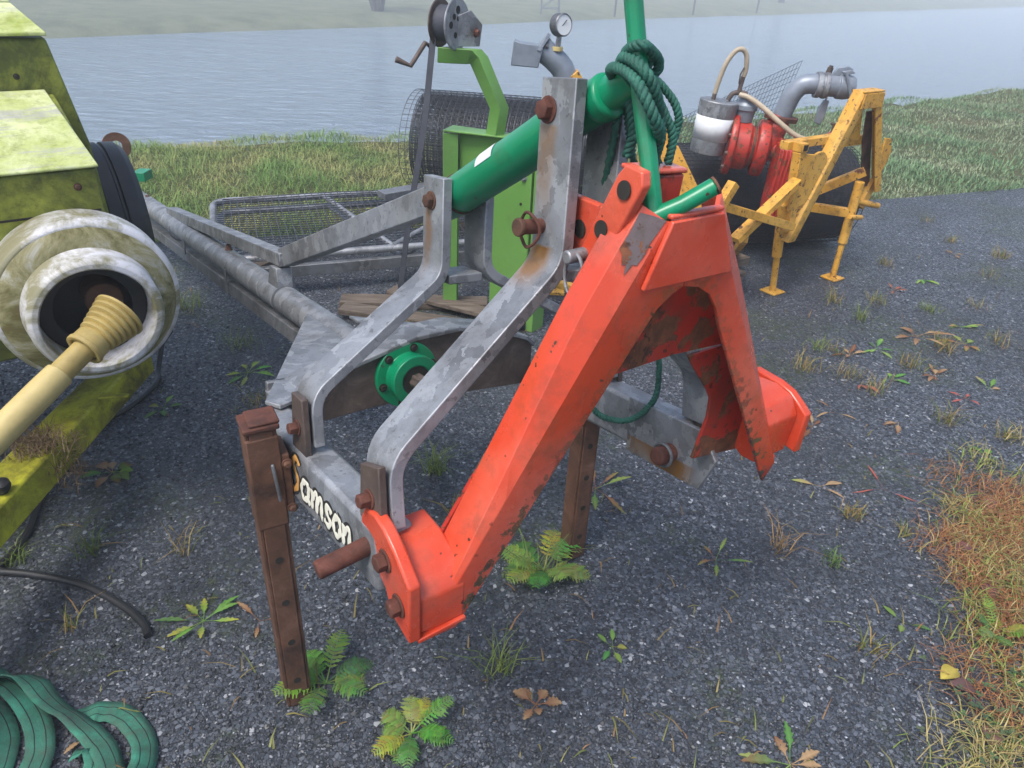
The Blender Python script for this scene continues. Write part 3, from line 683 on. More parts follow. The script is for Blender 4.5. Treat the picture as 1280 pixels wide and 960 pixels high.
# ================================================================ green rope
def rope_pts(path, rad, pitch, mb, n=7):
    pts = smooth(path, 14); L = 0; a = None; strands = [[], [], []]
    for i, p in enumerate(pts):
        d = (pts[min(i + 1, len(pts) - 1)] - pts[max(i - 1, 0)]).normalized()
        if i: L += (p - pts[i - 1]).length
        a = d.orthogonal().normalized() if a is None else (a - d * a.dot(d)).normalized()
        b_ = d.cross(a)
        for s_ in range(3):
            f = L / pitch * 6.283 + s_ * 2.094; strands[s_].append(p + (a * math.cos(f) + b_ * math.sin(f)) * rad * .52)
    for s_ in strands: mb.tube(s_, rad * .56, n)
rp0 = thing('tie_rope', 'dark green twisted rope knotted round the green lever with hanging tails', 'rope', at(.17, 1.22, 1.3))
def RP(name, pts, rad, pitch):
    b = MB(); rope_pts([V(*p) for p in pts], rad, pitch, b); b.build(name, 'rope', rp0, 0, 60)
RP('top_loop', [(.165, 1.205, 1.478), (.143, 1.2, 1.481), (.146, 1.158, 1.494), (.158, 1.140, 1.498), (.174, 1.155, 1.489), (.188, 1.178, 1.475), (.19, 1.187, 1.461), (.179, 1.188, 1.453), (.172, 1.18, 1.465), (.178, 1.17, 1.482)], .0078, .03)
RP('middle_wrap', [(.165, 1.21, 1.44), (.14, 1.215, 1.458), (.137, 1.18, 1.477), (.150, 1.142, 1.476), (.164, 1.122, 1.465), (.179, 1.125, 1.444), (.191, 1.14, 1.420), (.197, 1.16, 1.395)], .0082, .03)
RP('lower_wrap', [(.15, 1.27, 1.425), (.135, 1.255, 1.439), (.125, 1.222, 1.454), (.130, 1.185, 1.462), (.145, 1.146, 1.459), (.157, 1.116, 1.447), (.174, 1.102, 1.42), (.190, 1.112, 1.394), (.195, 1.14, 1.374), (.189, 1.17, 1.362), (.175, 1.2, 1.365)], .0086, .031)
RP('tail', [(.175, 1.172, 1.455), (.192, 1.17, 1.446), (.211, 1.17, 1.429), (.223, 1.17, 1.413), (.229, 1.17, 1.394), (.226, 1.17, 1.37), (.222, 1.17, 1.355)], .0062, .022)
RP('tail', [(.179, 1.16, 1.447), (.195, 1.16, 1.421), (.207, 1.16, 1.402), (.218, 1.16, 1.383), (.223, 1.16, 1.363), (.220, 1.16, 1.334)], .0068, .022)
RP('tail', [(.183, 1.15, 1.442), (.194, 1.15, 1.415), (.201, 1.15, 1.393), (.204, 1.15, 1.37), (.200, 1.15, 1.343), (.206, 1.15, 1.335)], .0062, .022)
RP('back_strand', [(.150, 1.25, 1.445), (.159, 1.24, 1.418), (.167, 1.24, 1.392), (.174, 1.24, 1.362), (.171, 1.24, 1.34), (.167, 1.24, 1.323)], .0085, .03)
RP('long_loop', [(.155, 1.26, 1.43), (.18, 1.30, 1.33), (.24, 1.40, 1.15), (.31, 1.53, .95), (.332, 1.52, .83), (.338, 1.5, .735), (.320, 1.5, .685), (.283, 1.5, .652), (.236, 1.5, .652), (.198, 1.5, .674), (.15, 1.49, .75), (.12, 1.45, .9), (.14, 1.35, 1.15), (.15, 1.28, 1.38)], .0075, .028)

# ================================================================ yellow-green machine on the left
LM = frame((-1.065, 1.85, 0), 37.7)
ym = thing('forage_machine', 'algae covered yellow farm machine with hood, white shaft guard and drawbar', 'farm machine', LM)
def L_(): return MB(LM)
b = L_().prism([(0, 0, 1.09), (0, .455, 1.198), (0, .46, .62), (0, .02, .62)], (-1.3, 0, 0)); hd = b.build('front_box', 'alg', ym, .006)
L_().prism([(.006, -.006, 1.093), (-.02, .46, 1.203), (-1.3, .46, 1.203), (-1.3, -.006, 1.093)], (0, -.001, .007)).build('sloping_lid', 'alg_pale', ym, .003)
b = L_().prism([(.014, .47, 1.34), (.065, .47, 1.045), (.08, .47, .62), (-1.3, .47, .62), (-1.3, .47, 1.34)], (0, .9, 0)); b.build('hood', 'alg', ym, .008)
L_().prism([(.018, .462, 1.345), (-.03, .66, 1.405), (-1.3, .66, 1.405), (-1.3, .462, 1.345)], (0, 0, .010)).build('top_panel', 'alg_pale', ym, .003)
L_().prism([(-.03, .67, 1.408), (-.03, 1.35, 1.41), (-1.3, 1.35, 1.41), (-1.3, .67, 1.408)], (0, 0, .012)).build('top_panel', 'alg_pale', ym, .003)
L_().box(.03, .055, .50, .56, 1.02, 1.12).build('side_bracket', 'rust', ym)
for xq in (-.02, -.16): L_().hexbolt((xq - .06, .463, 1.245), (0, -1, 0), .006, .005).build('bolt', 'grime', ym, 0)
L_().box(-1.25, -.50, .35, 1.1, .0, .63).build('chassis', 'alg', ym, .01)
for q in range(5): L_().hexbolt((-.05 - .22 * q, -.0005, 1.05), (0, -1, 0), .007, .006).build('bolt', 'rust', ym, 0)
L_().box(-1.28, -.01, -.004, -.0005, .985, .99).build('panel_seam', 'grime', ym, 0)
# PTO guard
gc = (-.095, -.02, .785); gd = V(0.0, -1, -.03)
b = L_().lathe([(.200, -.05), (.215, -.02), (.217, .07), (.214, .082), (.206, .088), (.202, .088)], gc, gd, 72); gu = b.build('shaft_guard', 'guard', ym, .002, 50)
L_().lathe([(.202, .088), (.190, .098), (.170, .104), (.157, .106)], gc, gd, 72).build('guard_face', 'guard_dirty', gu, 0, 50)
L_().lathe([(.157, .105), (.154, .115), (.152, .170), (.149, .178), (.142, .183), (.130, .183), (.126, .176), (.125, .0)], gc, gd, 72).build('front_ring', 'guard', gu, .001, 50)
L_().lathe([(.1255, 0), (0, 0)], V(*gc) + gd * .01, gd, 40).build('guard_inside', 'black', gu, 0)
L_().lathe([(.09, 0), (.1248, .0), (.1248, .010), (.09, .010)], V(*gc) + gd * .10, gd, 40, True).build('rubber_ring', 'black', gu, .002)
L_().lathe([(.0, 0), (.045, 0), (.045, .08), (.0, .08)], V(*gc) + gd * .02 + V(.03, 0, .01), gd, 24).build('yoke', 'rust', gu, .004)
L_().prism([(.090, -.070, .70), (.104, -.068, .705), (.085, -.069, .645), (.055, -.071, .615), (.047, -.073, .63)], (0, -.006, 0)).build('slot', 'grime', gu, 0)
# PTO shaft
s0 = V(-.962, 1.585, .796); sdv = (V(-1.082, 1.27, .668) - s0).normalized()
px = thing('drive_shaft', 'yellowed plastic drive shaft cover with ribbed boot, in the white guard', 'drive shaft', at(*s0))
prof = []
for q in range(6): prof += [(.062 - .0036 * q, q * .0145), (.062 - .0036 * q, q * .0145 + .006), (.052 - .0034 * q, q * .0145 + .009)]
MB().lathe([(0, -.01)] + prof + [(.040, .088), (.041, .115), (.031, .118), (0, .118)], s0 + sdv * -.03, sdv, 36).build('boot', 'cream_dk', px, 0, 60)
MB().lathe([(0, 0), (.0265, 0), (.0265, .12), (0, .12)], s0 + sdv * .08, sdv, 28).build('inner_tube', 'cream_dk', px)
MB().lathe([(0, 0), (.031, .0), (.032, .05), (.030, .9), (0, .9)], s0 + sdv * .17, sdv, 28).build('outer_tube', 'cream', px)
MB().lathe([(.033, 0), (.044, 0), (.044, .012), (.033, .012)], s0 + sdv * .083, sdv, 28, True).build('clip_ring', 'cream_dk', px)
# drawbar
b = MB().beam((-1.335, 2.3, .30), (-1.285, .25, .30), .11, .10); db = b.build('drawbar', 'alg_bar', ym, .008)
MB().prism([(-1.275, 1.93, .352), (-1.19, 1.95, .352), (-1.19, 1.965, .352), (-1.275, 1.965, .352)], (0, 0, .008)).build('tab', 'alg_bar', db)
MB().lathe([(0, 0), (.012, 0), (.012, .008), (.019, .012), (.023, .022), (.021, .034), (.012, .042), (0, .044)], V(-1.285, 1.475, .35), V(0.1, -.1, 1), 24).build('knob', 'black', db, 0)
# wheel
wc = V(-1.535, 2.66, .665); wa = V(.79, .61, 0).normalized()
b = MB(); prof = [(.26, -.07), (.36, -.085), (.43, -.08), (.452, -.066), (.458, -.062), (.46, -.03), (.448, -.026), (.448, -.020), (.461, -.016), (.461, .016), (.448, .020), (.448, .026), (.46, .03), (.458, .062), (.452, .066), (.43, .08), (.36, .085), (.26, .07)]
prof = [(r_ * .62, h_ * 1.25) for r_, h_ in prof]
wh = b.lathe(prof, wc, wa, 72, True).build('wheel', 'black', ym, 0, 40)
MB().lathe([(0, -.03), (.12, -.03), (.157, -.066), (.157, .066), (.12, .03), (0, .03)], wc, wa, 40).build('rim', 'alg', wh, .003)
MB().beam(wc + wa * -.02, wc + V(-.25, .05, .02), .04, .04).build('axle', 'alg', wh)
# dry grass nest on the drawbar
n = 420; Pn = np.stack([nrg.normal(-1.315, .035, n), nrg.normal(1.68, .035, n), np.full(n, .352)], 1); Pn2 = Pn[:180].copy(); Pn2[:, 0] = nrg.normal(-1.245, .015, 180); Pn2[:, 2] = nrg.uniform(.22, .36, 180)
o = blades('dry_grass_clump', np.concatenate([Pn, Pn2]), .04 + np.zeros(600), .0012, 1.8 + np.zeros(600), (.10, .065, .035), (.22, .16, .09))
tag(o, 'clump of dry brown grass caught on the yellow drawbar', 'dry grass')
# hoses
def hose(name, pts, r, label, cat='cable', mat='black'):
    b = MB(); b.tube(smooth(pts, 10), r, 10); return tag(b.build(name, mat, None, 0), label, cat)
hose('black_cable', [(-1.50, 2.80, .1), (-1.49, 2.70, .02), (-1.455, 2.60, .012), (-1.48, 2.41, .012), (-1.558, 2.26, .012), (-1.59, 2.1, .012), (-1.55, 1.98, .012), (-1.48, 1.80, .012), (-1.44, 1.66, .012), (-1.45, 1.52, .012), (-1.5, 1.4, .012)], .011, 'black cable looping on the ground beside the yellow drawbar')
hose('black_cable', [(-1.62, 1.55, .012), (-1.453, 1.533, .012), (-1.335, 1.526, .013), (-1.184, 1.50, .013), (-1.04, 1.435, .013), (-.95, 1.375, .012), (-.919, 1.335, .010)], .011, 'black cable end lying on the gravel at the left edge')

# ================================================================ green webbing slings
def sling(pts, tw, label, wd=.058):
    P_ = smooth(pts, 10); cols = [-1, -.42, -.34, .34, .42, 1]; k = len(P_); rows = []
    for i, p in enumerate(P_):
        d = (P_[min(i + 1, k - 1)] - P_[max(i - 1, 0)]).normalized(); f = i / (k - 1) * (len(tw) - 1); j = min(int(f), len(tw) - 2)
        a_ = R(lerp(tw[j], tw[j + 1], f - j)); sdv_ = d.cross(V(0, 0, 1)).normalized(); w_ = sdv_ * math.cos(a_) + V(0, 0, 1) * math.sin(a_)
        nrm = w_.cross(d)
        rows.append([p + w_ * c_ * wd / 2 + nrm * .0012 * (1 - c_ * c_) + V(0, 0, .5 * wd * abs(math.sin(a_)) + .002 * math.sin(i * .9)) for c_ in cols])
    b = MB()
    for j in range(5):
        b.m = 1 if j in (1, 3) else 0; b.sheet([[r[j], r[j + 1]] for r in rows])
    bm_o = b.build('webbing_sling', ['sling', 'sling_k'], None, 0, 60, fix=False)
    me = bm_o.data; bm = bmesh.new(); bm.from_mesh(me); bmesh.ops.remove_doubles(bm, verts=bm.verts[:], dist=1e-5); bmesh.ops.recalc_face_normals(bm, faces=bm.faces[:]); bm.to_mesh(me); bm.free()
    md = bm_o.modifiers.new('solid', 'SOLIDIFY'); md.thickness = .003
    return tag(bm_o, label, 'lifting sling', 'green webbing slings in the lower left corner')
sling([(-1.27, 1.20, .02), (-1.20, 1.165, .025), (-1.123, 1.124, .03), (-1.045, 1.06, .03), (-1.0, .99, .02), (-.985, .90, .01)], [10, 25, 15, 10, 20], 'broad green webbing sling running straight down, lower left corner')
sling([(-1.24, 1.15, .02), (-1.165, 1.155, .035), (-1.105, 1.15, .04), (-1.03, 1.10, .03), (-.945, 1.06, .02), (-.87, 1.01, .02), (-.82, .95, .01), (-.80, .88, .01)], [40, 60, 20, 40, 15, 30, 10], 'bright green webbing sling twisting across the others, lower left')
sling([(-.97, 1.085, .01), (-.93, 1.11, .008), (-.87, 1.10, .008), (-.80, 1.045, .008), (-.765, .98, .008), (-.76, .88, .008)], [15, 5, 12, 35, 70], 'outermost green webbing sling, curling nearest the gravel')
sling([(-1.25, 1.13, .008), (-1.17, 1.09, .008), (-1.10, 1.02, .008), (-1.07, .93, .008), (-1.06, .85, .008)], [0, 5, 8, 0], 'green webbing sling underneath the others at the left edge')
sling([(-.93, .99, .006), (-.89, 1.0, .012), (-.86, .97, .015), (-.86, .90, .006)], [30, 50, 20, 0], 'short green sling end curled between two slings')

# ================================================================ light green winch stand
gm = thing('winch_stand', 'light green steel stand with hand winch on a cranked arm', 'winch stand', at(-.13, 3.4, 0))
GF = frame((-.13, 3.42, 0), -33)
def G_(): return MB(GF)
b = G_()
b.box(-.005, .20, -.005, .0, .02, .86); b.box(-.005, 0, 0, .12, .02, .86); b.box(.20, .205, -.005, .12, .02, .86); b.build('upright', 'lime', gm, .002)
G_().box(.215, .255, .0, .10, .0, .80).build('rear_upright', 'lime', gm, .002)
G_().hexbolt((.165, -.0055, .74), (0, -1, 0), .012, .012).build('bolt', 'galv', gm, .001)
G_().lathe([(0, 0), (.007, 0), (.007, .001), (0, .001)], (.155, -.0058, .62), (0, -1, 0), 14).build('hole', 'grime', gm, 0)
b = MB(); b.box(-.375, -.305, 3.50, 3.505, .0, .88); b.box(-.375, -.37, 3.505, 3.60, 0, .88); b.box(-.31, -.305, 3.505, 3.60, 0, .88); b.build('left_post', 'lime', gm, .002)
b = MB().prism([(-.30, 3.53, .885), (-.085, 3.44, .885), (-.085, 3.445, .66), (-.30, 3.535, .66)], (.02, .07, 0)); b.build('head_box', 'lime', gm, .002)
MB().prism([(-.375, 3.50, .886), (-.07, 3.41, .886), (-.04, 3.50, .886), (-.34, 3.62, .886)], (0, 0, .008)).build('head_plate', 'lime', gm, .002)
MB().prism([(-.165, 3.465, .83), (-.148, 3.458, .83), (-.145, 3.457, .80), (-.148, 3.458, .74), (-.165, 3.465, .74), (-.168, 3.467, .80)], (-.003, -.007, 0)).build('slot', 'grime', gm, 0)
arm = [V(-.135, 3.47, .89), V(-.12, 3.47, 1.005), V(-.215, 3.46, 1.20), V(-.235, 3.45, 1.212), V(-.37, 3.44, 1.215)]
b = MB().bar(arm, (.040, .044, 0), .062); b.build('cranked_arm', 'lime', gm, .003)
wz = thing('hand_winch', 'grey steel hand winch with reel and crank on the green arm', 'winch', at(-.33, 3.47, 1.30))
wx = V(.9, -.44, 0).normalized(); wcn = V(-.345, 3.45, 1.335)
MB().prism([wcn + V(-.02, 0, -.085) + wx * .052, wcn + V(.10, .05, -.085) + wx * .03, wcn + V(.11, .05, .0) + wx * .03, wcn + V(.05, .02, .055) + wx * .045, wcn + V(-.02, 0, .03) + wx * .052], wx * .005).build('side_plate', 'galv', wz)
MB().lathe([(0, 0), (.098, 0), (.102, .005), (.098, .01), (0, .01)], wcn + wx * .036, wx, 44).build('flange', 'galv', wz, .002)
for q, (du, dv, rr) in enumerate(((0, .055, .016), (.035, .03, .012), (-.03, .03, .012), (-.055, 0, .014), (.0, .022, .010), (-.02, -.04, .012))):
    up_ = V(0, 0, 1); hx = V(.44, .9, 0)
    MB().lathe([(0, 0), (rr, 0), (rr, .001), (0, .001)], wcn + wx * .0465 + hx * du + up_ * dv, wx, 16).build('hole', 'grime', wz, 0)
MB().lathe([(0, 0), (.092, 0), (.096, .004), (.092, .008), (0, .008)], wcn - wx * .045, wx, 40).build('flange', 'brownsteel', wz, .002)
MB().lathe([(0, 0), (.07, 0), (.07, .075), (0, .075)], wcn - wx * .038, wx, 36).build('strap_reel', 'strap', wz, .002)
MB().hexbolt(wcn + wx * .06 + V(.06, .03, -.03), wx, .014, .016).build('bolt', 'rust_red', wz, .001)
MB().tube([wcn - wx * .06 + V(-.02, 0, -.10), V(-.44, 3.42, 1.26), V(-.50, 3.40, 1.17), V(-.56, 3.38, 1.195)], [.011, .011, .011, .014], 8).build('crank', 'brownsteel', wz, .002)
b = MB().bar([wcn + V(-.06, -.02, -.03), V(-.44, 3.38, .95), V(-.52, 3.36, .5), V(-.585, 3.38, .06)], V(.027, -.009, 0), .003); b.build('strap', 'strap', wz, 0)
# base boards
def board(name, p, q, w, h, label, up=(0, 0, 1)):
    b = MB(frame(p, math.degrees(math.atan2(q[1] - p[1], q[0] - p[0])))); L = math.hypot(q[0] - p[0], q[1] - p[1]); dz = q[2] - p[2]
    b.prism([(0, -w / 2, -h / 2), (0, w / 2, -h / 2), (0, w / 2, h / 2), (0, -w / 2, h / 2)], (L, 0, dz))
    return tag(b.build(name, 'wood', None, .003), label, 'board')
board('wooden_board', (-.86, 3.36, .045), (-.20, 3.22, .045), .10, .03, 'weathered board lying across the ground below the green stand')
board('wooden_board', (-.66, 3.62, .045), (.05, 3.30, .045), .09, .022, 'grey board under the feet of the green stand')
board('wooden_board', (-.9, 3.50, .02), (-.15, 3.56, .02), .11, .035, 'dark board behind the one nearest the galvanised frame')
pal = thing('wooden_pallet', 'weathered pallet end behind the orange triangle', 'pallet', at(1.1, 3.75, 0))
PF = frame((.55, 3.48, 0), 32)
for q in range(5): MB(PF).box(0, .85, q * .11, q * .11 + .085, .105, .127).build('deck_board', 'wood', pal, .003)
for q in range(3): MB(PF).box(.02 + q * .36, .11 + q * .36, 0, .52, .018, .104).build('bearer', 'wood', pal, .003)
MB(PF).box(0, .85, .0, .09, .0, .0175).build('bottom_board', 'wood', pal, .003)

# ================================================================ wire mesh things
def wires(mb, fn, nu, nv, r, du=1, dv=1):
    """square wires along both families of a parametric surface"""
    for j in range(nv + 1): mb.tube([fn(i / (nu * du), j / nv) for i in range(nu * du + 1)], r, 4, False)
    for i in range(nu + 1): mb.tube([fn(i / nu, j / (nv * dv)) for j in range(nv * dv + 1)], r, 4, False)
mr = thing('wire_mesh_roll', 'roll of dark welded wire mesh behind the green winch stand', 'mesh roll', at(-.1, 5.05, 0))
ma, mb_ = V(-.66, 5.12, .50), V(.52, 4.86, .50); mx = (mb_ - ma); ux = mx.normalized(); e1 = ux.cross(V(0, 0, 1)).normalized(); e2 = V(0, 0, 1)
for ly, rad in enumerate((.315, .295, .284, .275, .267, .258, .248)):
    b = MB(); off = rng.uniform(0, 1); sh = (-.07 if ly == 0 else rng.uniform(-.02, .02)) * 1
    def fn(u, v, rad=rad, off=off, sh=sh):
        a_ = (u + off) * 6.283; rr = rad + .012 * math.sin(a_ * 2 + off * 5 + v * 2)
        return ma + mx * v + ux * sh + (e1 * math.cos(a_) + e2 * math.sin(a_)) * rr
    wires(b, fn, 46, 30, .0029 if ly else .0019); b.build('mesh_layer', 'darksteel', mr, 0, 60, fix=False)
MB().box(-.5, -.35, 4.8, 5.3, .0, .185).build('chock', 'wood', mr); MB().box(.2, .35, 4.7, 5.2, .0, .185).build('chock', 'wood', mr)
# gate panel lying on the ground
def gate(F_, W_, H_, label, mesh=True, rr=.02):
    g_ = thing('mesh_gate', label, 'gate', F_, 'galvanised mesh gates stacked on the ground'); r0 = .10
    pts = []
    for cx, cy, a0 in ((W_ - r0, r0, -90), (W_ - r0, H_ - r0, 0), (r0, H_ - r0, 90), (r0, r0, 180)):
        for q in range(6): a_ = R(a0 + 90 * q / 5); pts.append((cx + r0 * math.cos(a_), cy + r0 * math.sin(a_), 0))
    MB(F_).tube(pts, rr, 12, closed=True).build('tube_frame', 'galv', g_, 0, 60)
    MB(F_).tube([(W_ * .42, .0, .008), (W_ * .30, H_, .008)], .017, 10).build('brace', 'galv', g_, 0)
    MB(F_).tube([(W_ * .42, .0, .012), (W_ * .85, H_, .012)], .017, 10).build('brace', 'galv', g_, 0)
    if mesh:
        b = MB(F_); wires(b, lambda u, v: V(.02 + u * (W_ - .04), .02 + v * (H_ - .04), .022 + .006 * math.sin(u * 9 + v * 5)), int(W_ / .040), int(H_ / .040), .0028)
        o_ = b.build('mesh', 'darksteel', g_, 0, 60, fix=False)
    return g_
gate(frame((-1.52, 3.50, .20), 21, -2), 2.15, .93, 'galvanised tube gate with wire mesh, upper of the two behind the agitator tube')
g2 = gate(frame((-1.48, 3.52, .13), 22, -2), 2.15, .93, 'galvanised gate, lower of the two lying behind the agitator tube', False)
MB(frame((-1.48, 3.52, .13), 22, -2)).box(.05, 2.1, -.055, -.022, -.03, .03).build('bottom_rail', 'galv_dull', g2)
for k, (x, y, z) in enumerate(((-1.3, 3.7, .10), (.2, 4.25, .10))):
    board('timber_bearer', (x - .15, y - .05, z / 2), (x + .25, y + .9, z / 2), .09, z, ('timber bearer under the left end of the mesh gates', 'timber bearer under the right end of the mesh gates')[k])
MB_ = MB().beam((-.85, 4.45, .30), (-.2, 4.95, .32), .10, .04); tag(MB_.build('steel_channel', 'galv_dull', None), 'dark steel channel resting on the mesh gate by the mesh roll', 'steel channel')
# black netting roll under the pump
nr = thing('netting_roll', 'thick black roll of netting lying behind the yellow pump frame', 'netting roll', at(1.5, 4.95, 0))
na, nb = V(.86, 4.72, .315), V(2.10, 5.02, .315); nx = nb - na; nu_ = nx.normalized(); n1_ = nu_.cross(V(0, 0, 1)).normalized()
prof = [(.02, 0), (.27, .0), (.30, .02)] + [(.305 + .006 * math.sin(q * 1.3), .02 + q * .05) for q in range(1, 24)] + [(.30, nx.length - .02), (.27, nx.length), (.02, nx.length)]
MB().lathe(prof, na, nx, 56).build('core_roll', 'net', nr, 0, 60)
b = MB()
def fn2(u, v):
    a_ = u * 6.283; rr = .316 + .006 * math.sin(a_ * 3 + v * 6)
    return na + nx * v + (n1_ * math.cos(a_) + V(0, 0, 1) * math.sin(a_)) * rr
wires(b, fn2, 64, 40, .0022); b.build('net_layer', 'net', nr, 0, 60, fix=False)
ls = thing('mesh_sheet', 'loose sheet of fine wire mesh propped up behind the pump bucket', 'mesh sheet', at(1.2, 5.3, 0))
b = MB(); cA, cB, cC, cD = V(.70, 5.25, .02), V(1.75, 5.75, .02), V(.92, 5.30, .62), V(2.0, 5.95, 1.02)
wires(b, lambda u, v: cA.lerp(cB, u).lerp(cC.lerp(cD, u), v) + V(0, .05 * math.sin(v * 3), 0), 34, 22, .0018); b.build('mesh', 'darksteel', ls, 0, 60, fix=False)

# ================================================================ yellow pump
PM = frame((1.80, 4.16, 0), 37)
pu = thing('slurry_pump', 'yellow three-point slurry pump frame with red pump and grey elbow outlet', 'pump', PM)
def P_(): return MB(PM)
def plip(z): return float(np.interp(z, [.3, .92, .97, 1.0, 1.1], [.36, .06, .03, 0, 0]))
for sx in (-1, 1):
    zb = .32 if sx < 0 else .50
    rows = []
    for z in np.linspace(1.065, zb, 12):
        x1 = .075 + (1.065 - z) * .50; x0 = max(0, x1 - .060)
        rows.append([(sx * x0, 0, z), (sx * x1, 0, z), (sx * (x1 + .010), .015, z + .006), (sx * (x1 + .010), .062, z + .006)])
    P_().sheet(rows).build('frame_leg', 'yellow', pu, .0015, 30, solid=.009)
P_().prism([(-.10, -.006, .985), (.10, -.006, .985), (.092, -.006, 1.06), (-.085, -.006, 1.06)], (0, -.008, 0)).build('apex_plate', 'yellow', pu)
P_().prism([(-.088, -.012, 1.062), (.09, -.012, 1.062), (.09, .07, 1.062), (-.088, .07, 1.062)], (0, 0, .009)).build('apex_cap', 'yellow', pu)
P_().prism([(-.10, .063, .80), (.10, .063, .80), (.03, .063, 1.05), (-.03, .063, 1.05)], (0, .008, 0)).build('web_plate', 'yellow', pu)
P_().prism([(.14, .064, .78), (.26, .064, .52), (.34, .064, .52), (.16, .064, .95), (.10, .064, .95)], (0, .008, 0)).build('back_flange', 'rust', pu)
P_().box(-.16, .16, .073, .12, .77, .82).build('cross_bar', 'yellow', pu)
P_().box(-.55, .02, .06, .11, .805, .845).build('top_rail', 'yellow', pu)
# square tube end and hook plate on the left leg
P_().box(-.51, -.46, .0, .06, .80, .845).build('square_tube', 'yellow', pu); P_().box(-.502, -.468, -.0015, .0, .808, .837).build('tube_hole', 'grime', pu, 0)
hp = [(-.46 + .0, .02, .79)] + [(-.33 + .085 * math.cos(R(a_)), .02, .70 + .09 * math.sin(R(a_))) for a_ in range(120, -61, -20)] + [(-.36, .02, .52), (-.50, .02, .50)]
P_().prism(hp, (0, -.014, 0)).build('hook_plate', 'yellow', pu)
P_().prism([(.31, .03, .62), (.36, .03, .60), (.40, .03, .66), (.41, .03, .72), (.37, .03, .79), (.31, .03, .80)], (0, .012, 0)).build('hook_plate', 'yellow', pu)
P_().beam((-.485, .03, .80), (-.44, .03, .42), .05, .05, (0, 1, 0)).build('post', 'yellow', pu)
# stands
for fx, tx, fy in ((-.389, -.475, .06), (.118, .13, .011)):
    st = P_().tube([(fx, fy, .012), (fx + (tx - fx) * .55, fy, .30)], .018, 12).build('stand_tube', 'yellow', pu, 0)
    P_().tube([(fx + (tx - fx) * .42, fy, .22), (tx, fy, .52 if fx < 0 else .58)], .027, 12).build('stand_sleeve', 'yellow', st, .003)
    P_().box(fx - .05, fx + .05, fy - .05, fy + .05, .002, .012).build('foot_plate', 'yellow', st)
    P_().cyl((fx + (tx - fx) * .75 - .07, fy - .035, .395), (fx + (tx - fx) * .75 + .06, fy - .035, .375), .014).build('locking_pin', 'yellow', st)
P_().beam((.36, .06, .55), (.28, .06, .40), .04, .06).build('lower_leg', 'yellow', pu); P_().tube([(.20, .06, .45), (.42, .02, .40)], .018, 10).build('lower_pin', 'yellow', pu)
# base frame bars
P_().beam((-.49, -.0, .66), (-.88, .02, .40), .036, .058, (0, 1, 0)).build('diagonal_bar', 'yellow', pu)
P_().beam((-1.10, -.02, .62), (-.47, -.02, .42), .038, .042).build('cross_tube', 'yellow', pu)
P_().beam((-1.04, -.03, .72), (-1.16, -.03, .55), .045, .045).build('cross_stub', 'yellow', pu)
P_().beam((-.80, .02, .40), (-.20, .50, .07), .035, .05).build('strut', 'yellow', pu)
P_().box(-.30, -.15, .42, .56, .0, .05).build('strut_foot', 'wood', pu)
P_().beam((-.46, .05, .43), (.10, .35, .36), .05, .05).build('base_tube', 'yellow', pu); P_().beam((.05, .30, .38), (.12, .02, .40), .04, .05).build('base_tube', 'yellow', pu)
P_().beam((.22, .05, .62), (-.02, .30, .42), .04, .05).build('rear_brace', 'yellow', pu)
# folded yellow bracket on the left
def WL(p): return PM.inverted() @ Vector(p)
yb = [WL((.727, 4.05, .765)), WL((.811, 4.05, .765)), WL((1.125, 4.0, .29)), WL((1.037, 4.0, .29))]
P_().prism(yb, (-.02, .05, 0)).build('side_bracket', 'yellow', pu); P_().prism([q + V(-.07, .04, .02) for q in yb], (0, .012, 0)).build('side_bracket', 'yellow', pu)
P_().prism([WL((.60, 4.06, .82)), WL((.78, 4.06, .86)), WL((.80, 4.06, .78)), WL((.62, 4.06, .60))], (0, .01, 0)).build('side_bracket', 'yellow', pu)
P_().prism([WL((.72, 4.02, .45)), WL((1.02, 4.0, .32)), WL((1.02, 4.0, .26)), WL((.72, 4.02, .38))], (0, .02, 0)).build('side_bracket', 'yellow', pu)
# red pump casing: axis runs across the picture
pc0 = V(1.16, 4.42, .715); pax = V(.86, -.16, -.05).normalized()
b = MB().lathe([(0, 0), (.165, 0), (.17, .008), (.17, .03), (.165, .036), (.132, .04), (.130, .11), (.112, .125), (.110, .15), (.150, .155), (.155, .165), (.155, .205), (.148, .215), (.11, .225), (.06, .24), (.055, .36), (0, .36)], pc0, pax, 40); pcz = b.build('pump_casing', 'red', pu, .003, 40)
o1 = pax.orthogonal().normalized(); o2 = pax.cross(o1)
for q in range(10): a_ = q * .6283; MB().hexbolt(pc0 + (o1 * math.cos(a_) + o2 * math.sin(a_)) * .152, -pax, .010, .012).build('bolt', 'brownsteel', pcz, 0)
MB().lathe([(.11, 0), (.118, 0), (.118, .014), (.11, .014)], pc0 + pax * .130, pax, 40, True).build('clamp_ring', 'rust', pcz, .002)
MB().lathe([(0, 0), (.06, 0), (.06, .09), (0, .09)], pc0 + pax * .28, pax, 24).build('shaft_housing', 'rust', pcz, .004)
# finned red belt guard
fin0 = V(1.415, 4.29, .69)
for q in range(6):
    c_ = fin0 + pax * (q * .021)
    pts = [c_ + V(0, 0, .085) + V(0, .07, 0)] + [c_ + V(0, -math.sin(R(a_)) * .085, math.cos(R(a_)) * .095) for a_ in range(0, 100, 20)] + [c_ + V(-.02, -.06, -.36), c_ + V(-.02, .02, -.36), c_ + V(0, .09, -.05)]
    MB().prism(pts, pax * .011).build('guard_fin', 'red', pu, .003)
MB().prism([fin0 + V(-.01, .0, .075), fin0 + V(-.01, -.07, .05), fin0 + V(-.01, -.07, -.1), fin0 + V(-.03, -.05, -.34), fin0 + V(-.03, .02, -.34), fin0 + V(-.01, .06, 0)], pax * .13).build('guard_core', 'red', pu, .003)
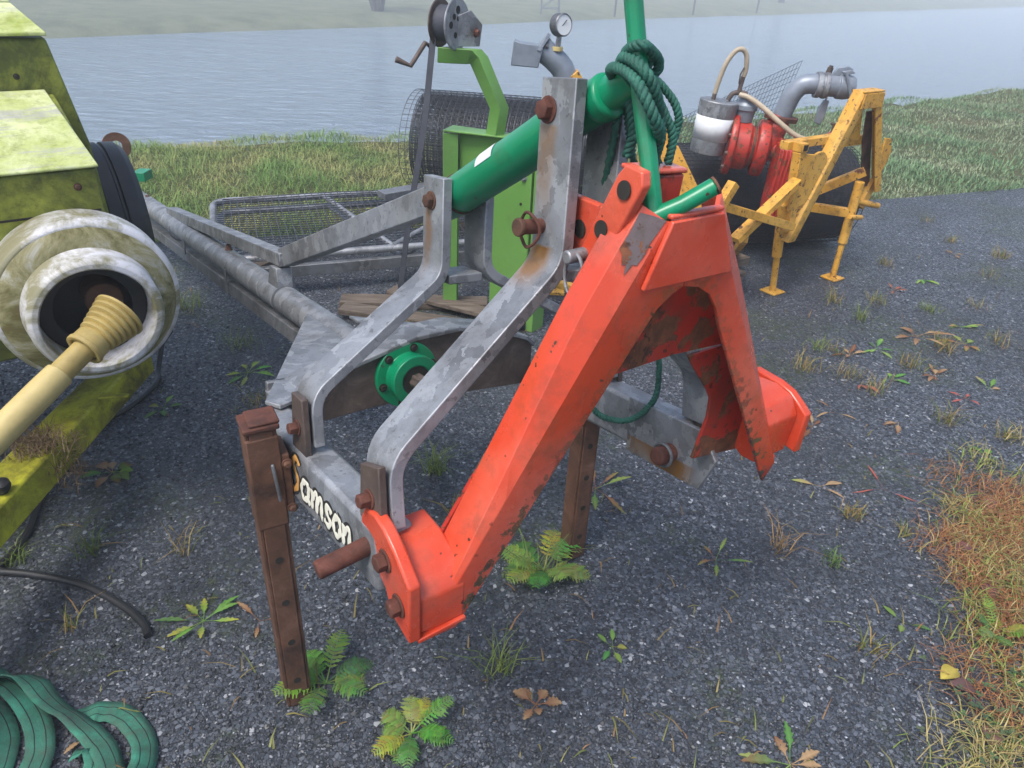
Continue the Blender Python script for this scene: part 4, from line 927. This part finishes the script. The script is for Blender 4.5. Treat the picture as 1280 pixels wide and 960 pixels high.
# outlet neck, flange and elbow
nk0, nk1 = V(1.40, 4.42, .74), V(1.435, 4.42, .87)
MB().tube([nk0 + V(-.03, -.02, -.02), nk1], [.085, .058], 24).build('outlet_neck', 'red', pu, .002); MB().lathe([(0, 0), (.098, 0), (.098, .024), (0, .024)], nk1 - V(0, 0, .012), (.1, 0, 1), 8).build('outlet_flange', 'rust_red', pu, .003)
ep = smooth([nk1 + V(.0, 0, .01), V(1.452, 4.42, .94), V(1.47, 4.415, 1.00), V(1.505, 4.41, 1.045), V(1.555, 4.40, 1.058), V(1.60, 4.395, 1.055)], 6)
MB().tube(ep, .052, 28).build('elbow', 'grey', pu, 0)
cd = V(.97, -.08, -.02).normalized(); c0 = V(1.575, 4.397, 1.056)
MB().lathe([(0, 0), (.068, 0), (.068, .028), (.062, .03), (.062, .04), (.07, .042), (.07, .062), (.058, .065), (0, .065)], c0, cd, 12).build('union_nut', 'galv', pu, .002)
MB().lathe([(0, .0), (.056, 0), (.056, .05), (.064, .055), (.066, .09), (.06, .12), (.052, .14), (.040, .14), (.038, .1), (0, .1)], c0 + cd * .065, cd, 32).build('coupling', 'grey', pu, .002)
MB().lathe([(0, 0), (.016, 0), (.016, .03), (.011, .03), (.011, .04), (0, .04)], c0 + cd * .055 + V(0, 0, .062), (0.2, 0, 1), 12).build('plug', 'brownsteel', pu, 0)
hk = c0 + cd * .13 + V(0, -.01, .07)
MB().prism([hk + V(-.06, 0, -.02), hk + V(-.035, 0, .025), hk + V(.02, 0, .035), hk + V(.05, 0, .022), hk + V(.045, 0, -.005)], (0, .02, 0)).build('latch_cam', 'grey', pu, .004)
MB().prism([hk + V(-.02, -.03, .01), hk + V(.03, -.03, .02), hk + V(.055, -.03, .005), hk + V(.0, -.03, -.012)], (0, .016, 0)).build('latch_cam', 'grey', pu, .004)
MB().tube([hk + V(-.005, -.05, .01), hk + V(.03, -.06, -.07), hk + V(.058, -.065, -.14)], [.009, .009, .012], 8).build('latch_lever', 'grey', pu, 0)
hl = c0 + cd * .07 + V(0, -.02, -.075)
MB().prism([hl + V(-.01, 0, 0), hl + V(.02, 0, 0), hl + V(.015, 0, -.09), hl + V(.0, 0, -.13), hl + V(-.03, 0, -.12), hl + V(-.03, 0, -.05)], (0, .02, 0)).build('hanging_latch', 'grey', pu, .004)
MB().tube([hl + V(.0, .01, -.01), hl + V(.0, .0, .03)], .006, 8).build('latch_link', 'galv', pu, 0)
# vacuum bucket with hoses
bk = MB().lathe([(0, -.02), (.094, 0), (.096, .005), (.108, .28), (.104, .285), (.0, .285)], V(1.045, 4.40, .665), V(.09, 0, 1), 36).build('bucket', 'galv', pu, .002, 40)
MB().lathe([(.0998, 0), (.1062, .125)], V(1.045, 4.40, .665) + V(.0075, 0, .075), V(.09, 0, 1), 36).build('white_band', 'white', bk, 0, 60, solid=.001)
MB().lathe([(.03, -.0), (.05, 0), (.058, .06), (.066, .065), (.066, .09), (.05, .11), (.046, .13), (.0, .14)], V(1.225, 4.42, .84), V(.03, 0, 1), 24).build('float_valve', 'grey', pu, .002)
MB().tube(smooth([V(1.115, 4.40, .95), V(1.135, 4.40, .985), V(1.175, 4.40, .995), V(1.215, 4.40, .985)], 6), .014, 10).build('valve_pipe', 'brownsteel', pu, 0)
hz = smooth([V(1.035, 4.39, .985), V(1.045, 4.38, 1.06), V(1.065, 4.37, 1.145), V(1.10, 4.36, 1.205), V(1.135, 4.36, 1.215), V(1.165, 4.37, 1.185), V(1.178, 4.38, 1.12), V(1.176, 4.39, 1.08)], 6)
MB().tube(hz, .013, 12).build('suction_hose', 'hose', pu, 0)
MB().cyl(V(1.03, 4.39, .94), V(1.037, 4.39, 1.0), .012).build('hose_barb', 'brownsteel', pu, 0); MB().tube([V(1.176, 4.39, 1.09), V(1.17, 4.395, 1.03), V(1.165, 4.395, .99)], .012, 10).build('ball_valve', 'brownsteel', pu, 0)
MB().tube([V(1.155, 4.38, 1.04), V(1.15, 4.37, 1.09), V(1.165, 4.37, 1.125)], .004, 6).build('valve_lever', 'brownsteel', pu, 0)
MB().tube(smooth([V(1.17, 4.385, .985), V(1.22, 4.36, .975), V(1.30, 4.33, .93), V(1.40, 4.30, .86), V(1.50, 4.29, .80), V(1.60, 4.30, .775), V(1.67, 4.31, .775)], 6), .014, 12).build('return_hose', 'hose', pu, 0)
MB().prism([V(1.66, 4.30, .75), V(1.66, 4.30, .79), V(1.70, 4.30, .83), V(1.78, 4.33, .81), V(1.78, 4.33, .75)], (.01, .06, 0)).build('hose_fitting', 'red', pu, .004)
MB().tube([V(1.70, 4.32, .82), V(1.70, 4.32, .87)], .008, 8).build('tap', 'brownsteel', pu, 0); MB().cyl(V(1.685, 4.32, .868), V(1.715, 4.32, .868), .006).build('tap_handle', 'brownsteel', pu, 0)
# discharge pipe with gauge behind the masts
dp = thing('discharge_pipe', 'grey discharge pipe with round pressure gauge seen behind the tall mast', 'pipe', at(.2, 3.85, 0))
MB().tube(smooth([V(.17, 3.85, .02), V(.175, 3.85, .6), V(.185, 3.85, 1.02), V(.17, 3.85, 1.12), V(.12, 3.85, 1.175), V(.06, 3.85, 1.215)], 6), .055, 24).build('pipe', 'grey', dp, 0)
MB().lathe([(0, 0), (.075, 0), (.075, .016), (0, .016)], V(.055, 3.85, 1.218), V(-.06, 0, .04), 8).build('flange', 'grey', dp, .002)
for q in range(4): a_ = q * 1.57 + .5; MB().hexbolt(V(.06, 3.85, 1.215) + V(.03 * math.cos(a_), .06 * math.sin(a_), .045 * math.cos(a_)), V(.06, 0, -.04), .01, .012).build('bolt', 'galv_dull', dp, 0)
MB().prism([V(-.085, 3.78, 1.145), V(.045, 3.78, 1.14), V(.065, 3.78, 1.235), V(-.045, 3.78, 1.245), V(-.075, 3.78, 1.255)], (0, .1, 0)).build('end_spout', 'grey', dp, .004)
MB().tube([V(.125, 3.83, 1.15), V(.13, 3.82, 1.21), V(.135, 3.82, 1.275)], [.016, .014, .012], 12).build('gauge_stem', 'galv', dp, 0); MB().lathe([(0, 0), (.026, 0), (.026, .018), (0, .018)], V(.131, 3.82, 1.215), V(0, 0, 1), 12).build('stem_nut', 'cream', dp, .001)
gdir = V(.55, -.75, .1).normalized(); gp = V(.128, 3.82, 1.325)
MB().lathe([(0, -.01), (.045, -.01), (.05, -.004), (.05, .04), (.045, .046), (.044, .040), (0, .040)], gp, gdir, 36).build('gauge_case', 'galv_dull', dp, .001)
MB().lathe([(0, 0), (.0435, 0)], gp + gdir * .0412, gdir, 32).build('dial', 'glass', dp, 0)
MB().beam(gp + gdir * .043 + V(-.02, -.01, -.018), gp + gdir * .043 + V(.012, .008, .02), .003, .002, gdir).build('needle', 'letter_k', dp, 0)
MB().prism([V(.17, 3.80, 1.07), V(.25, 3.80, 1.07), V(.262, 3.80, 1.10), V(.235, 3.80, 1.135), V(.19, 3.80, 1.10)], (0, .08, 0)).build('yellow_bracket', 'yellow', dp, .003)
MB().box(.10, .26, 3.76, 3.94, .0, .018).build('base_plate', 'yellow', dp)
MB().beam((.19, 3.62, .13), (.42, 3.50, .13), .04, .035).build('base_bar', 'yellow', dp)

# ================================================================ plants on the yard
ORD = ['nearest', 'second', 'third', 'fourth', 'fifth', 'sixth', 'seventh', 'eighth', 'ninth', 'tenth', 'eleventh', 'twelfth', 'thirteenth', 'fourteenth', 'fifteenth', 'sixteenth', 'seventeenth', 'eighteenth', 'nineteenth', 'twentieth', 'twenty-first', 'farthest']
GREENS = [(.12, .26, .05), (.16, .29, .06), (.09, .21, .05), (.23, .33, .07)]
def leafcol(): 
    c_ = rng.choice(GREENS); return tuple(x * rng.uniform(.8, 1.2) for x in c_)
def finish(mb_v, mb_f, cols, name, parent):
    me = bpy.data.meshes.new(name); me.from_pydata([tuple(p) for p in mb_v], [], mb_f)
    ca_ = me.color_attributes.new('col', 'FLOAT_COLOR', 'POINT'); ca_.data.foreach_set('color', [q for c_ in cols for q in (*c_, 1)])
    me.materials.append(MT['leaf']); me.polygons.foreach_set('use_smooth', [True] * len(me.polygons))
    o_ = bpy.data.objects.new(name, me); C.objects.link(o_); o_.parent = parent; return o_
def curve_pt(az, L, lift, droop, u):
    """point along a leaf midrib leaving the root at azimuth az"""
    r_ = L * u * (1 - .12 * droop * u); z = L * (lift * u - droop * u * u)
    return V(math.cos(az) * r_, math.sin(az) * r_, max(.003, z))
def simple_leaf(parent, az, L, W, col, tipcol=None, lift=.35, droop=.35, lobes=0, petiole=.3, name='leaf'):
    n_ = 14 if lobes else 9; vs_, fs_, cs_ = [], [], []; tipcol = tipcol or col
    sd_ = V(-math.sin(az), math.cos(az), 0); cv = rng.uniform(-.12, .12)
    for i in range(n_ + 1):
        u = i / n_; p = curve_pt(az + cv * u, L, lift, droop, u)
        q = max(0, (u - petiole) / (1 - petiole)); w_ = W * (math.sin(math.pi * min(1, q ** .8 * .93 + .04)) if q > 0 else .08)
        if lobes and q > 0: w_ *= (1.0 if i % 2 else .62)
        w_ = max(w_, W * .05) * (1 if i < n_ else .1)
        cc_ = tuple(lerp(a_, b_, u ** 2) for a_, b_ in zip(col, tipcol)); mid = tuple(min(1, x * 1.35 + .02) for x in cc_)
        vs_ += [p + sd_ * w_ / 2 + V(0, 0, w_ * .22), p, p - sd_ * w_ / 2 + V(0, 0, w_ * .22)]; cs_ += [cc_, mid, cc_]
        if i:
            o_ = (i - 1) * 3; fs_ += [(o_, o_ + 1, o_ + 4, o_ + 3), (o_ + 1, o_ + 2, o_ + 5, o_ + 4)]
    return finish(vs_, fs_, cs_, name, parent)
def frond(parent, az, L, W, col, lift=.7, droop=.5, pairs=12):
    vs_, fs_, cs_ = [], [], []; sd_ = V(-math.sin(az), math.cos(az), 0); n_ = 12
    for i in range(n_ + 1):
        p = curve_pt(az, L, lift, droop, i / n_); w_ = .0016 * (1.2 - i / n_); vs_ += [p + sd_ * w_, p - sd_ * w_]; cs_ += [tuple(x * 1.1 + .02 for x in col)] * 2
        if i: o_ = (i - 1) * 2; fs_.append((o_, o_ + 1, o_ + 3, o_ + 2))
    for k in range(pairs):
        u = .22 + .78 * k / pairs; p = curve_pt(az, L, lift, droop, u); p2 = curve_pt(az, L, lift, droop, min(1, u + .05)); fw = (p2 - p).normalized()
        ll = W * .5 * math.sin(math.pi * (.22 + .7 * (k + .5) / pairs)) * rng.uniform(.85, 1.15)
        for s_ in (-1, 1):
            dv = (sd_ * s_ + fw * .55 + V(0, 0, rng.uniform(-.15, .2))).normalized(); wv_ = dv.cross(V(0, 0, 1)).cross(dv); wv_ = (fw - dv * fw.dot(dv)).normalized() * ll * .12
            c_ = tuple(x * rng.uniform(.8, 1.25) for x in col); o_ = len(vs_)
            # serrated leaflet: zigzag outline both sides of its midrib
            m_ = 5; rowsL = []
            for j in range(m_ + 1):
                q = j / m_; ww = math.sin(math.pi * (q * .85 + .12)) * (1.25 if j % 2 else .7)
                base_ = p + dv * ll * q - V(0, 0, ll * .25 * q * q); rowsL += [base_ + wv_ * ww + fw * ll * .05 * (j % 2), base_, base_ - wv_ * ww + dv * ll * .06 * (j % 2)]
            vs_ += rowsL; cs_ += [c_] * len(rowsL)
            for j in range(m_): a_ = o_ + j * 3; fs_ += [(a_, a_ + 1, a_ + 4, a_ + 3), (a_ + 1, a_ + 2, a_ + 5, a_ + 4)]
    return finish(vs_, fs_, cs_, 'frond', parent)
YEL = (.40, .36, .05); BRN = (.20, .09, .045); RED = (.38, .085, .07); TAN = (.38, .25, .13)
for (x, y, nf, L, lab) in ((-.425, 1.225, 9, .125, 'bright green feathery weed at the foot of the nearest rusty leg'),
                           (-.193, 1.10, 10, .105, 'feathery weed with yellowing leaves growing alone at the bottom of the picture'),
                           (.125, 1.66, 12, .15, 'large feathery weed around the foot of the second rusty leg'),
                           (1.40, 1.50, 7, .085, 'small feathery weed half hidden in the dry verge')):
    p = thing('feathery_weed', lab, 'weed', at(x, y, 0), 'feathery weeds in the gravel')
    for q in range(nf):
        az = q * 6.283 / nf * 1.0 + rng.uniform(-.3, .3); c_ = leafcol() if rng.random() < .87 else tuple(lerp(a_, b_, .7) for a_, b_ in zip(leafcol(), YEL))
        frond(p, az, L * rng.uniform(.7, 1.2), L * .55, c_, rng.uniform(.6, 1.25), rng.uniform(.35, .8))
for (x, y, nl, L, W, lob, lab, pal_) in (
    (-.80, 1.40, 9, .12, .022, 1, 'flat dandelion rosette beside the end of the black cable', 'g'),
    (-1.13, 2.75, 7, .13, .030, 1, 'leafy rosette between the white guard and the galvanised arm', 'g'),
    (.69, 1.07, 9, .11, .026, 1, 'ragged dandelion rosette at the bottom edge, right of centre', 'm'),
    (.305, 1.385, 5, .062, .016, 0, 'tiny rosette with spoon shaped leaves in open gravel', 'g'),
    (.31, 2.07, 7, .16, .022, 1, 'straggling reddish rosette right of the second rusty leg', 'r'),
    (.66, 1.745, 5, .10, .016, 1, 'sparse yellowing rosette below the orange right foot', 'r'),
    (-1.356, 2.44, 5, .10, .022, 0, 'pale rosette beside the cable under the white guard', 'g'),
    (-1.35, 2.02, 8, .09, .036, 0, 'round leaved weed with a yellow leaf beside the yellow drawbar', 'm'),
    (2.27, 3.41, 5, .12, .03, 0, 'small reddish rosette at the right edge of the yard', 'r'),
    (1.15, 1.525, 3, .07, .016, 0, 'two leaved seedling near the verge edge', 'g'),
    (2.05, 3.47, 7, .17, .035, 1, 'withered pinkish brown rosette on the right of the yard', 'b'),
    (.10, 1.195, 6, .06, .030, 1, 'curled brown withered weed beside the grass tuft, bottom centre', 'b'),
    (1.35, 2.155, 3, .14, .008, 0, 'thin red stalk lying on the gravel near the verge', 'R'),
    (1.35, 2.67, 3, .12, .012, 0, 'dry brown twig with one leaf beyond the orange right foot', 'b'),
    (1.99, 2.85, 4, .08, .014, 0, 'small red leaved sprig on the right of the yard', 'R'),
    (-.65, 1.41, 3, .10, .016, 1, 'dry brown leaf spray left of the nearest rusty leg', 'b'),
    (-.93, 1.05, 1, .075, .014, 1, 'dry tan leaf lying between the green slings', 'b')):
    p = thing('rosette_weed', lab, 'weed', at(x, y, 0), 'rosette weeds in the gravel')
    for q in range(nl):
        az = q * 6.283 / nl + rng.uniform(-.35, .35) + x * 9
        if pal_ == 'g': c_ = leafcol(); tc = c_ if rng.random() < .7 else YEL
        elif pal_ == 'm': c_ = leafcol() if rng.random() < .6 else TAN; tc = BRN if rng.random() < .4 else c_
        elif pal_ == 'r': c_ = (.30, .11, .06) if rng.random() < .5 else leafcol(); tc = (.22, .24, .06)
        elif pal_ == 'b': c_ = BRN if rng.random() < .6 else TAN; tc = TAN
        else: c_ = RED; tc = (.45, .14, .10)
        simple_leaf(p, az, L * rng.uniform(.6, 1.15), W * rng.uniform(.8, 1.2), c_, tc, rng.uniform(.12, .45), rng.uniform(.1, .45), lob, .35)
xs_ = ((1.62, 3.22, 'b'), (1.78, 3.30, 'g'), (1.95, 3.05, 'b'), (1.56, 2.93, 'r'), (1.72, 3.0, 'g'), (2.35, 3.62, 'm'), (1.22, 2.55, 'b'), (1.60, 2.62, 'b'), (2.15, 2.95, 'm'), (1.85, 2.40, 'g'), (1.12, 2.15, 'm'), (2.45, 4.3, 'g'), (2.9, 4.8, 'b'), (2.2, 4.1, 'r'))
for k, (x, y, pal_) in enumerate(sorted(xs_, key=lambda q: math.hypot(q[0] - .75, q[1] - 1.5))):
    p = thing('withered_weed', 'little %s weed on the right asphalt, %s from the orange right foot' % ({'b': 'brown withered', 'g': 'green', 'r': 'reddish', 'm': 'half dead'}[pal_], ORD[k]), 'weed', at(x, y, 0), 'little weeds on the right of the yard')
    for q in range(rng.randint(3, 6)):
        c_ = {'b': (BRN, TAN), 'g': (leafcol(), leafcol()), 'r': (RED, (.30, .12, .07)), 'm': (leafcol(), TAN)}[pal_]
        simple_leaf(p, rng.uniform(0, 6.28), rng.uniform(.05, .12), rng.uniform(.012, .028), rng.choice(c_), rng.choice(c_), rng.uniform(.05, .35), rng.uniform(.05, .4), rng.randint(0, 1), .3)
# fallen leaves in the verge
for k, (x, y, a_, c_) in enumerate(((1.44, 1.83, .4, (.16, .07, .07)), (1.46, 1.62, 1.7, (.14, .06, .06)), (1.24, 1.29, 2.9, (.11, .06, .06)), (1.27, 1.17, .2, (.10, .045, .05)), (1.21, 1.20, 4.5, (.18, .10, .08)), (1.67, 2.05, 1.2, (.26, .11, .10)), (1.22, 1.36, 3.6, (.42, .34, .06)), (1.33, 1.24, 5.2, (.30, .13, .08)))):
    p = thing('fallen_leaf', 'flat brown fallen leaf in the lower right verge, %s from the top' % ORD[(1, 2, 4, 7, 6, 0, 0, 5)[k]].replace('nearest', 'first') if k != 6 else 'single yellow fallen leaf at the verge edge', 'leaf', at(x, y, .012), 'fallen leaves in the verge')
    simple_leaf(p, a_, .075, .045, c_, tuple(q * 1.3 for q in c_), .25, .2, 0, .1, 'blade')
# clover in the verge
cl = thing('clover_patch', 'low patch of grey green clover in the verge, bottom right corner', 'clover', at(1.22, 1.15, 0))
vs_, fs_, cs_ = [], [], []
for q in range(95):
    x, y = rng.gauss(1.24, .07), rng.gauss(1.20, .11); h = rng.uniform(.01, .035); c_ = (.10 * rng.uniform(.8, 1.3), .17 * rng.uniform(.8, 1.2), .075)
    for j in range(3):
        az = j * 2.094 + q; d_ = V(math.cos(az), math.sin(az), .1); s_ = V(-math.sin(az), math.cos(az), 0); r_ = rng.uniform(.007, .011); p = V(x - 1.22, y - 1.15, h); o_ = len(vs_)
        vs_ += [p, p + d_ * r_ * .6 + s_ * r_ * .55, p + d_ * r_ * 1.1 + s_ * r_ * .2, p + d_ * r_ * 1.1 - s_ * r_ * .2, p + d_ * r_ * .6 - s_ * r_ * .55]; fs_.append((o_, o_ + 1, o_ + 2, o_ + 3, o_ + 4)); cs_ += [c_] * 5
o = finish(vs_, fs_, cs_, 'leaves', cl); o['kind'] = 'stuff'
# grass tufts
def tuft(x, y, n_, h, ca, cb, lab, sp=.018, lean=1.1, grp='grass tufts in the gravel'):
    P_t = np.stack([nrg.normal(x, sp, n_), nrg.normal(y, sp, n_), np.zeros(n_)], 1)
    o_ = blades('grass_tuft', P_t, h + np.zeros(n_), .0015, lean + np.zeros(n_), ca, cb)
    o_['label'] = lab; o_['category'] = 'grass tuft'; o_['group'] = grp
G1, G2, DRY = (.13, .21, .04), (.26, .30, .09), (.42, .26, .10)
for x, y, n_, h, ca, cb, lab in (
    (.007, 1.30, 46, .095, G1, G2, 'spiky grass tuft beside the withered brown weed, bottom centre'),
    (-.253, 2.12, 70, .11, G1, G2, 'pale grass tuft under the galvanised frame, between its arms'),
    (-.146, 1.87, 50, .08, YEL, (.30, .14, .05), 'yellow and red tuft next to the top of the orange left foot'),
    (1.009, 1.424, 34, .055, G1, DRY, 'small star shaped tuft alone on the gravel left of the verge'),
    (1.178, 1.996, 60, .045, (.20, .22, .06), DRY, 'mossy tuft below the red stalk'),
    (1.319, 1.914, 26, .05, G1, DRY, 'little tuft between the red stalk and the verge'),
    (.881, 1.816, 26, .10, DRY, TAN, 'straw coloured sprawling tuft right of the sparse rosette'),
    (1.03, 1.76, 40, .04, (.12, .22, .08), G1, 'tiny fluffy green weed at the end of the straw tuft'),
    (-.958, 1.659, 22, .085, G1, DRY, 'thin grass tuft above the black cable end'),
    (-1.42, 1.59, 40, .06, G1, G2, 'low green weed at the left edge by the drawbar'),
    (-1.22, 1.64, 36, .075, (.15, .17, .05), G1, 'grass wisps on the gravel below the drawbar knob'),
    (-1.13, 1.36, 20, .07, G1, DRY, 'sparse grass wisps below the black cable'),
    (.10, 1.62, 30, .15, (.10, .17, .04), G2, 'long grass blades growing with the large feathery weed')):
    tuft(x, y, n_, h, ca, cb, lab)
def by_dist(pts, c_): return list(enumerate(sorted(pts, key=lambda p_: math.hypot(p_[0] - c_[0], p_[1] - c_[1]))))
for k, (x, y) in by_dist(((1.47, 3.26), (1.514, 3.0), (1.843, 3.13), (2.152, 3.38), (2.943, 4.41), (1.816, 2.64), (1.11, 2.50), (1.758, 3.87), (2.462, 3.44), (3.02, 5.08), (3.03, 5.53), (2.04, 3.90), (2.275, 3.82), (1.853, 3.65), (2.3, 4.54), (2.577, 3.9), (3.2, 4.8), (1.54, 3.24), (1.33, 3.06), (2.14, 3.31), (1.62, 2.88), (2.0, 2.55)), (.75, 1.5)):
    tuft(x + rng.uniform(-.02, .02), y, rng.randint(26, 60), rng.uniform(.05, .085), G1, rng.choice([G2, DRY, TAN]), 'small grass tuft in the right yard asphalt, %s counted from the orange right foot' % ORD[k], rng.uniform(.02, .032), 1.2, 'small tufts on the right of the yard')
for k, (x, y) in by_dist(((-1.0, 2.5), (-.9, 2.9), (-1.25, 3.0), (-.55, 3.1), (-.2, 2.75), (.1, 2.9), (-1.65, 3.35), (-1.9, 3.7), (.35, 2.6), (.6, 3.2)), (-1.0, 1.7)):
    tuft(x, y, rng.randint(30, 70), rng.uniform(.05, .11), G1, rng.choice([G2, DRY]), 'small grass tuft around the galvanised agitator, %s counted from the white guard' % ORD[k], .04, 1.1, 'small tufts by the agitator')

# ================================================================ far side of the river
def far_tree(x, y, z, h, lab, stems):
    t_ = thing('bare_tree', lab, 'tree', at(x, y, z), 'trees across the river')
    b = MB(); tips = []
    for q in range(stems):
        a_ = q * 6.283 / stems + rng.uniform(-.4, .4); ln = rng.uniform(.18, .42)
        p0 = V(x + .15 * math.cos(a_), y + .15 * math.sin(a_), z - .1); p1 = p0 + V(math.cos(a_) * ln * h * .35, math.sin(a_) * ln * h * .35, h * .45); p2 = p1 + V(math.cos(a_) * ln * h * .3, math.sin(a_) * ln * h * .3, h * .4)
        b.tube(smooth([p0, p1, p2], 5), [.16 - .0125 * k for k in range(11)], 8)
        for j in range(5):
            f = rng.uniform(.3, 1); s_ = p1.lerp(p2, f); e_ = s_ + V(rng.uniform(-1, 1), rng.uniform(-1, 1), rng.uniform(.2, 1.1)) * h * .17
            b.tube([s_, (s_ + e_) / 2 + V(0, 0, .1), e_], [.04, .028, .01], 5); tips.append(e_); tips.append((s_ + e_) / 2)
    b.build('trunk', MT['far_bark'], t_, 0, 60)
    n_ = len(tips) * 26; Pc = np.array([tuple(rng.choice(tips)) for _ in range(n_)]) + nrg.normal(0, h * .06, (n_, 3))
    o_ = blades('crown', Pc - np.array([x, y, z]), .18 + np.zeros(n_), .04, 1.2 + np.zeros(n_), (.05, .055, .03), (.10, .085, .04)); o_.parent = t_
MT['far_bark'] = plain('far_bark', (.07, .06, .05), .9)
far_tree(-9.0, 48.5, -1.72, 5.2, 'faint many-stemmed tree across the river, left of the winch', 6)
far_tree(26, 88, -1.6, 5.0, 'foggy low bush line tree across the river at the far right', 5)
lm = thing('lattice_mast', 'faint lattice mast base on the far bank behind the gauge', 'mast', at(1.2, 55, -1.65))
for sx in (-1, 1):
    for sy in (-1, 1): MB().beam((1.2 + sx * .6, 55 + sy * .6, -1.75), (1.2 + sx * .35, 55 + sy * .35, 5.5), .07, .07).build('upright', 'galv_dull', lm, 0)
for k in range(8):
    z0 = -1.4 + k * .85
    for s_ in (-1, 1):
        w0 = .6 - .03 * k
        MB().beam((1.2 - w0, 55 + s_ * w0, z0), (1.2 + w0, 55 + s_ * w0, z0 + .02), .05, .05).build('cross_strut', 'galv_dull', lm, 0)
        MB().beam((1.2 - w0, 55 + s_ * w0, z0), (1.2 + w0 * .95, 55 + s_ * w0 * .95, z0 + .8), .04, .04).build('diagonal_strut', 'galv_dull', lm, 0)
for k, x in enumerate((6, 13, 20)):
    y = 60 + k * 7.2; tag(MB().beam((x, y, -2.0), (x + .05, y, 1.6), .14, .14, (0, 1, 0)).build('fence_pole', MT['far_bark'], None, .01), 'faint wooden pole on the foggy far bank, %s' % ('nearest of three', 'middle of three', 'farthest of three')[k], 'pole', 'poles across the river')

# ================================================================ haze
t = NT('river_fog'); t.t.nodes.remove(t.b)
pv = t.n('ShaderNodeVolumePrincipled'); pv.inputs['Color'].default_value = (.90, .955, 1, 1); pv.inputs['Density'].default_value = .0072; pv.inputs['Anisotropy'].default_value = 0
t.l(pv.outputs[0], t.out.inputs['Volume'])
b = MB().box(-520, 920, -520, 920, -6.5, 9.0); hz_ = b.build('haze', t.m, None, 0); hz_['kind'] = 'stuff'; hz_['label'] = 'pale morning fog over the river and far bank'; hz_['category'] = 'fog'
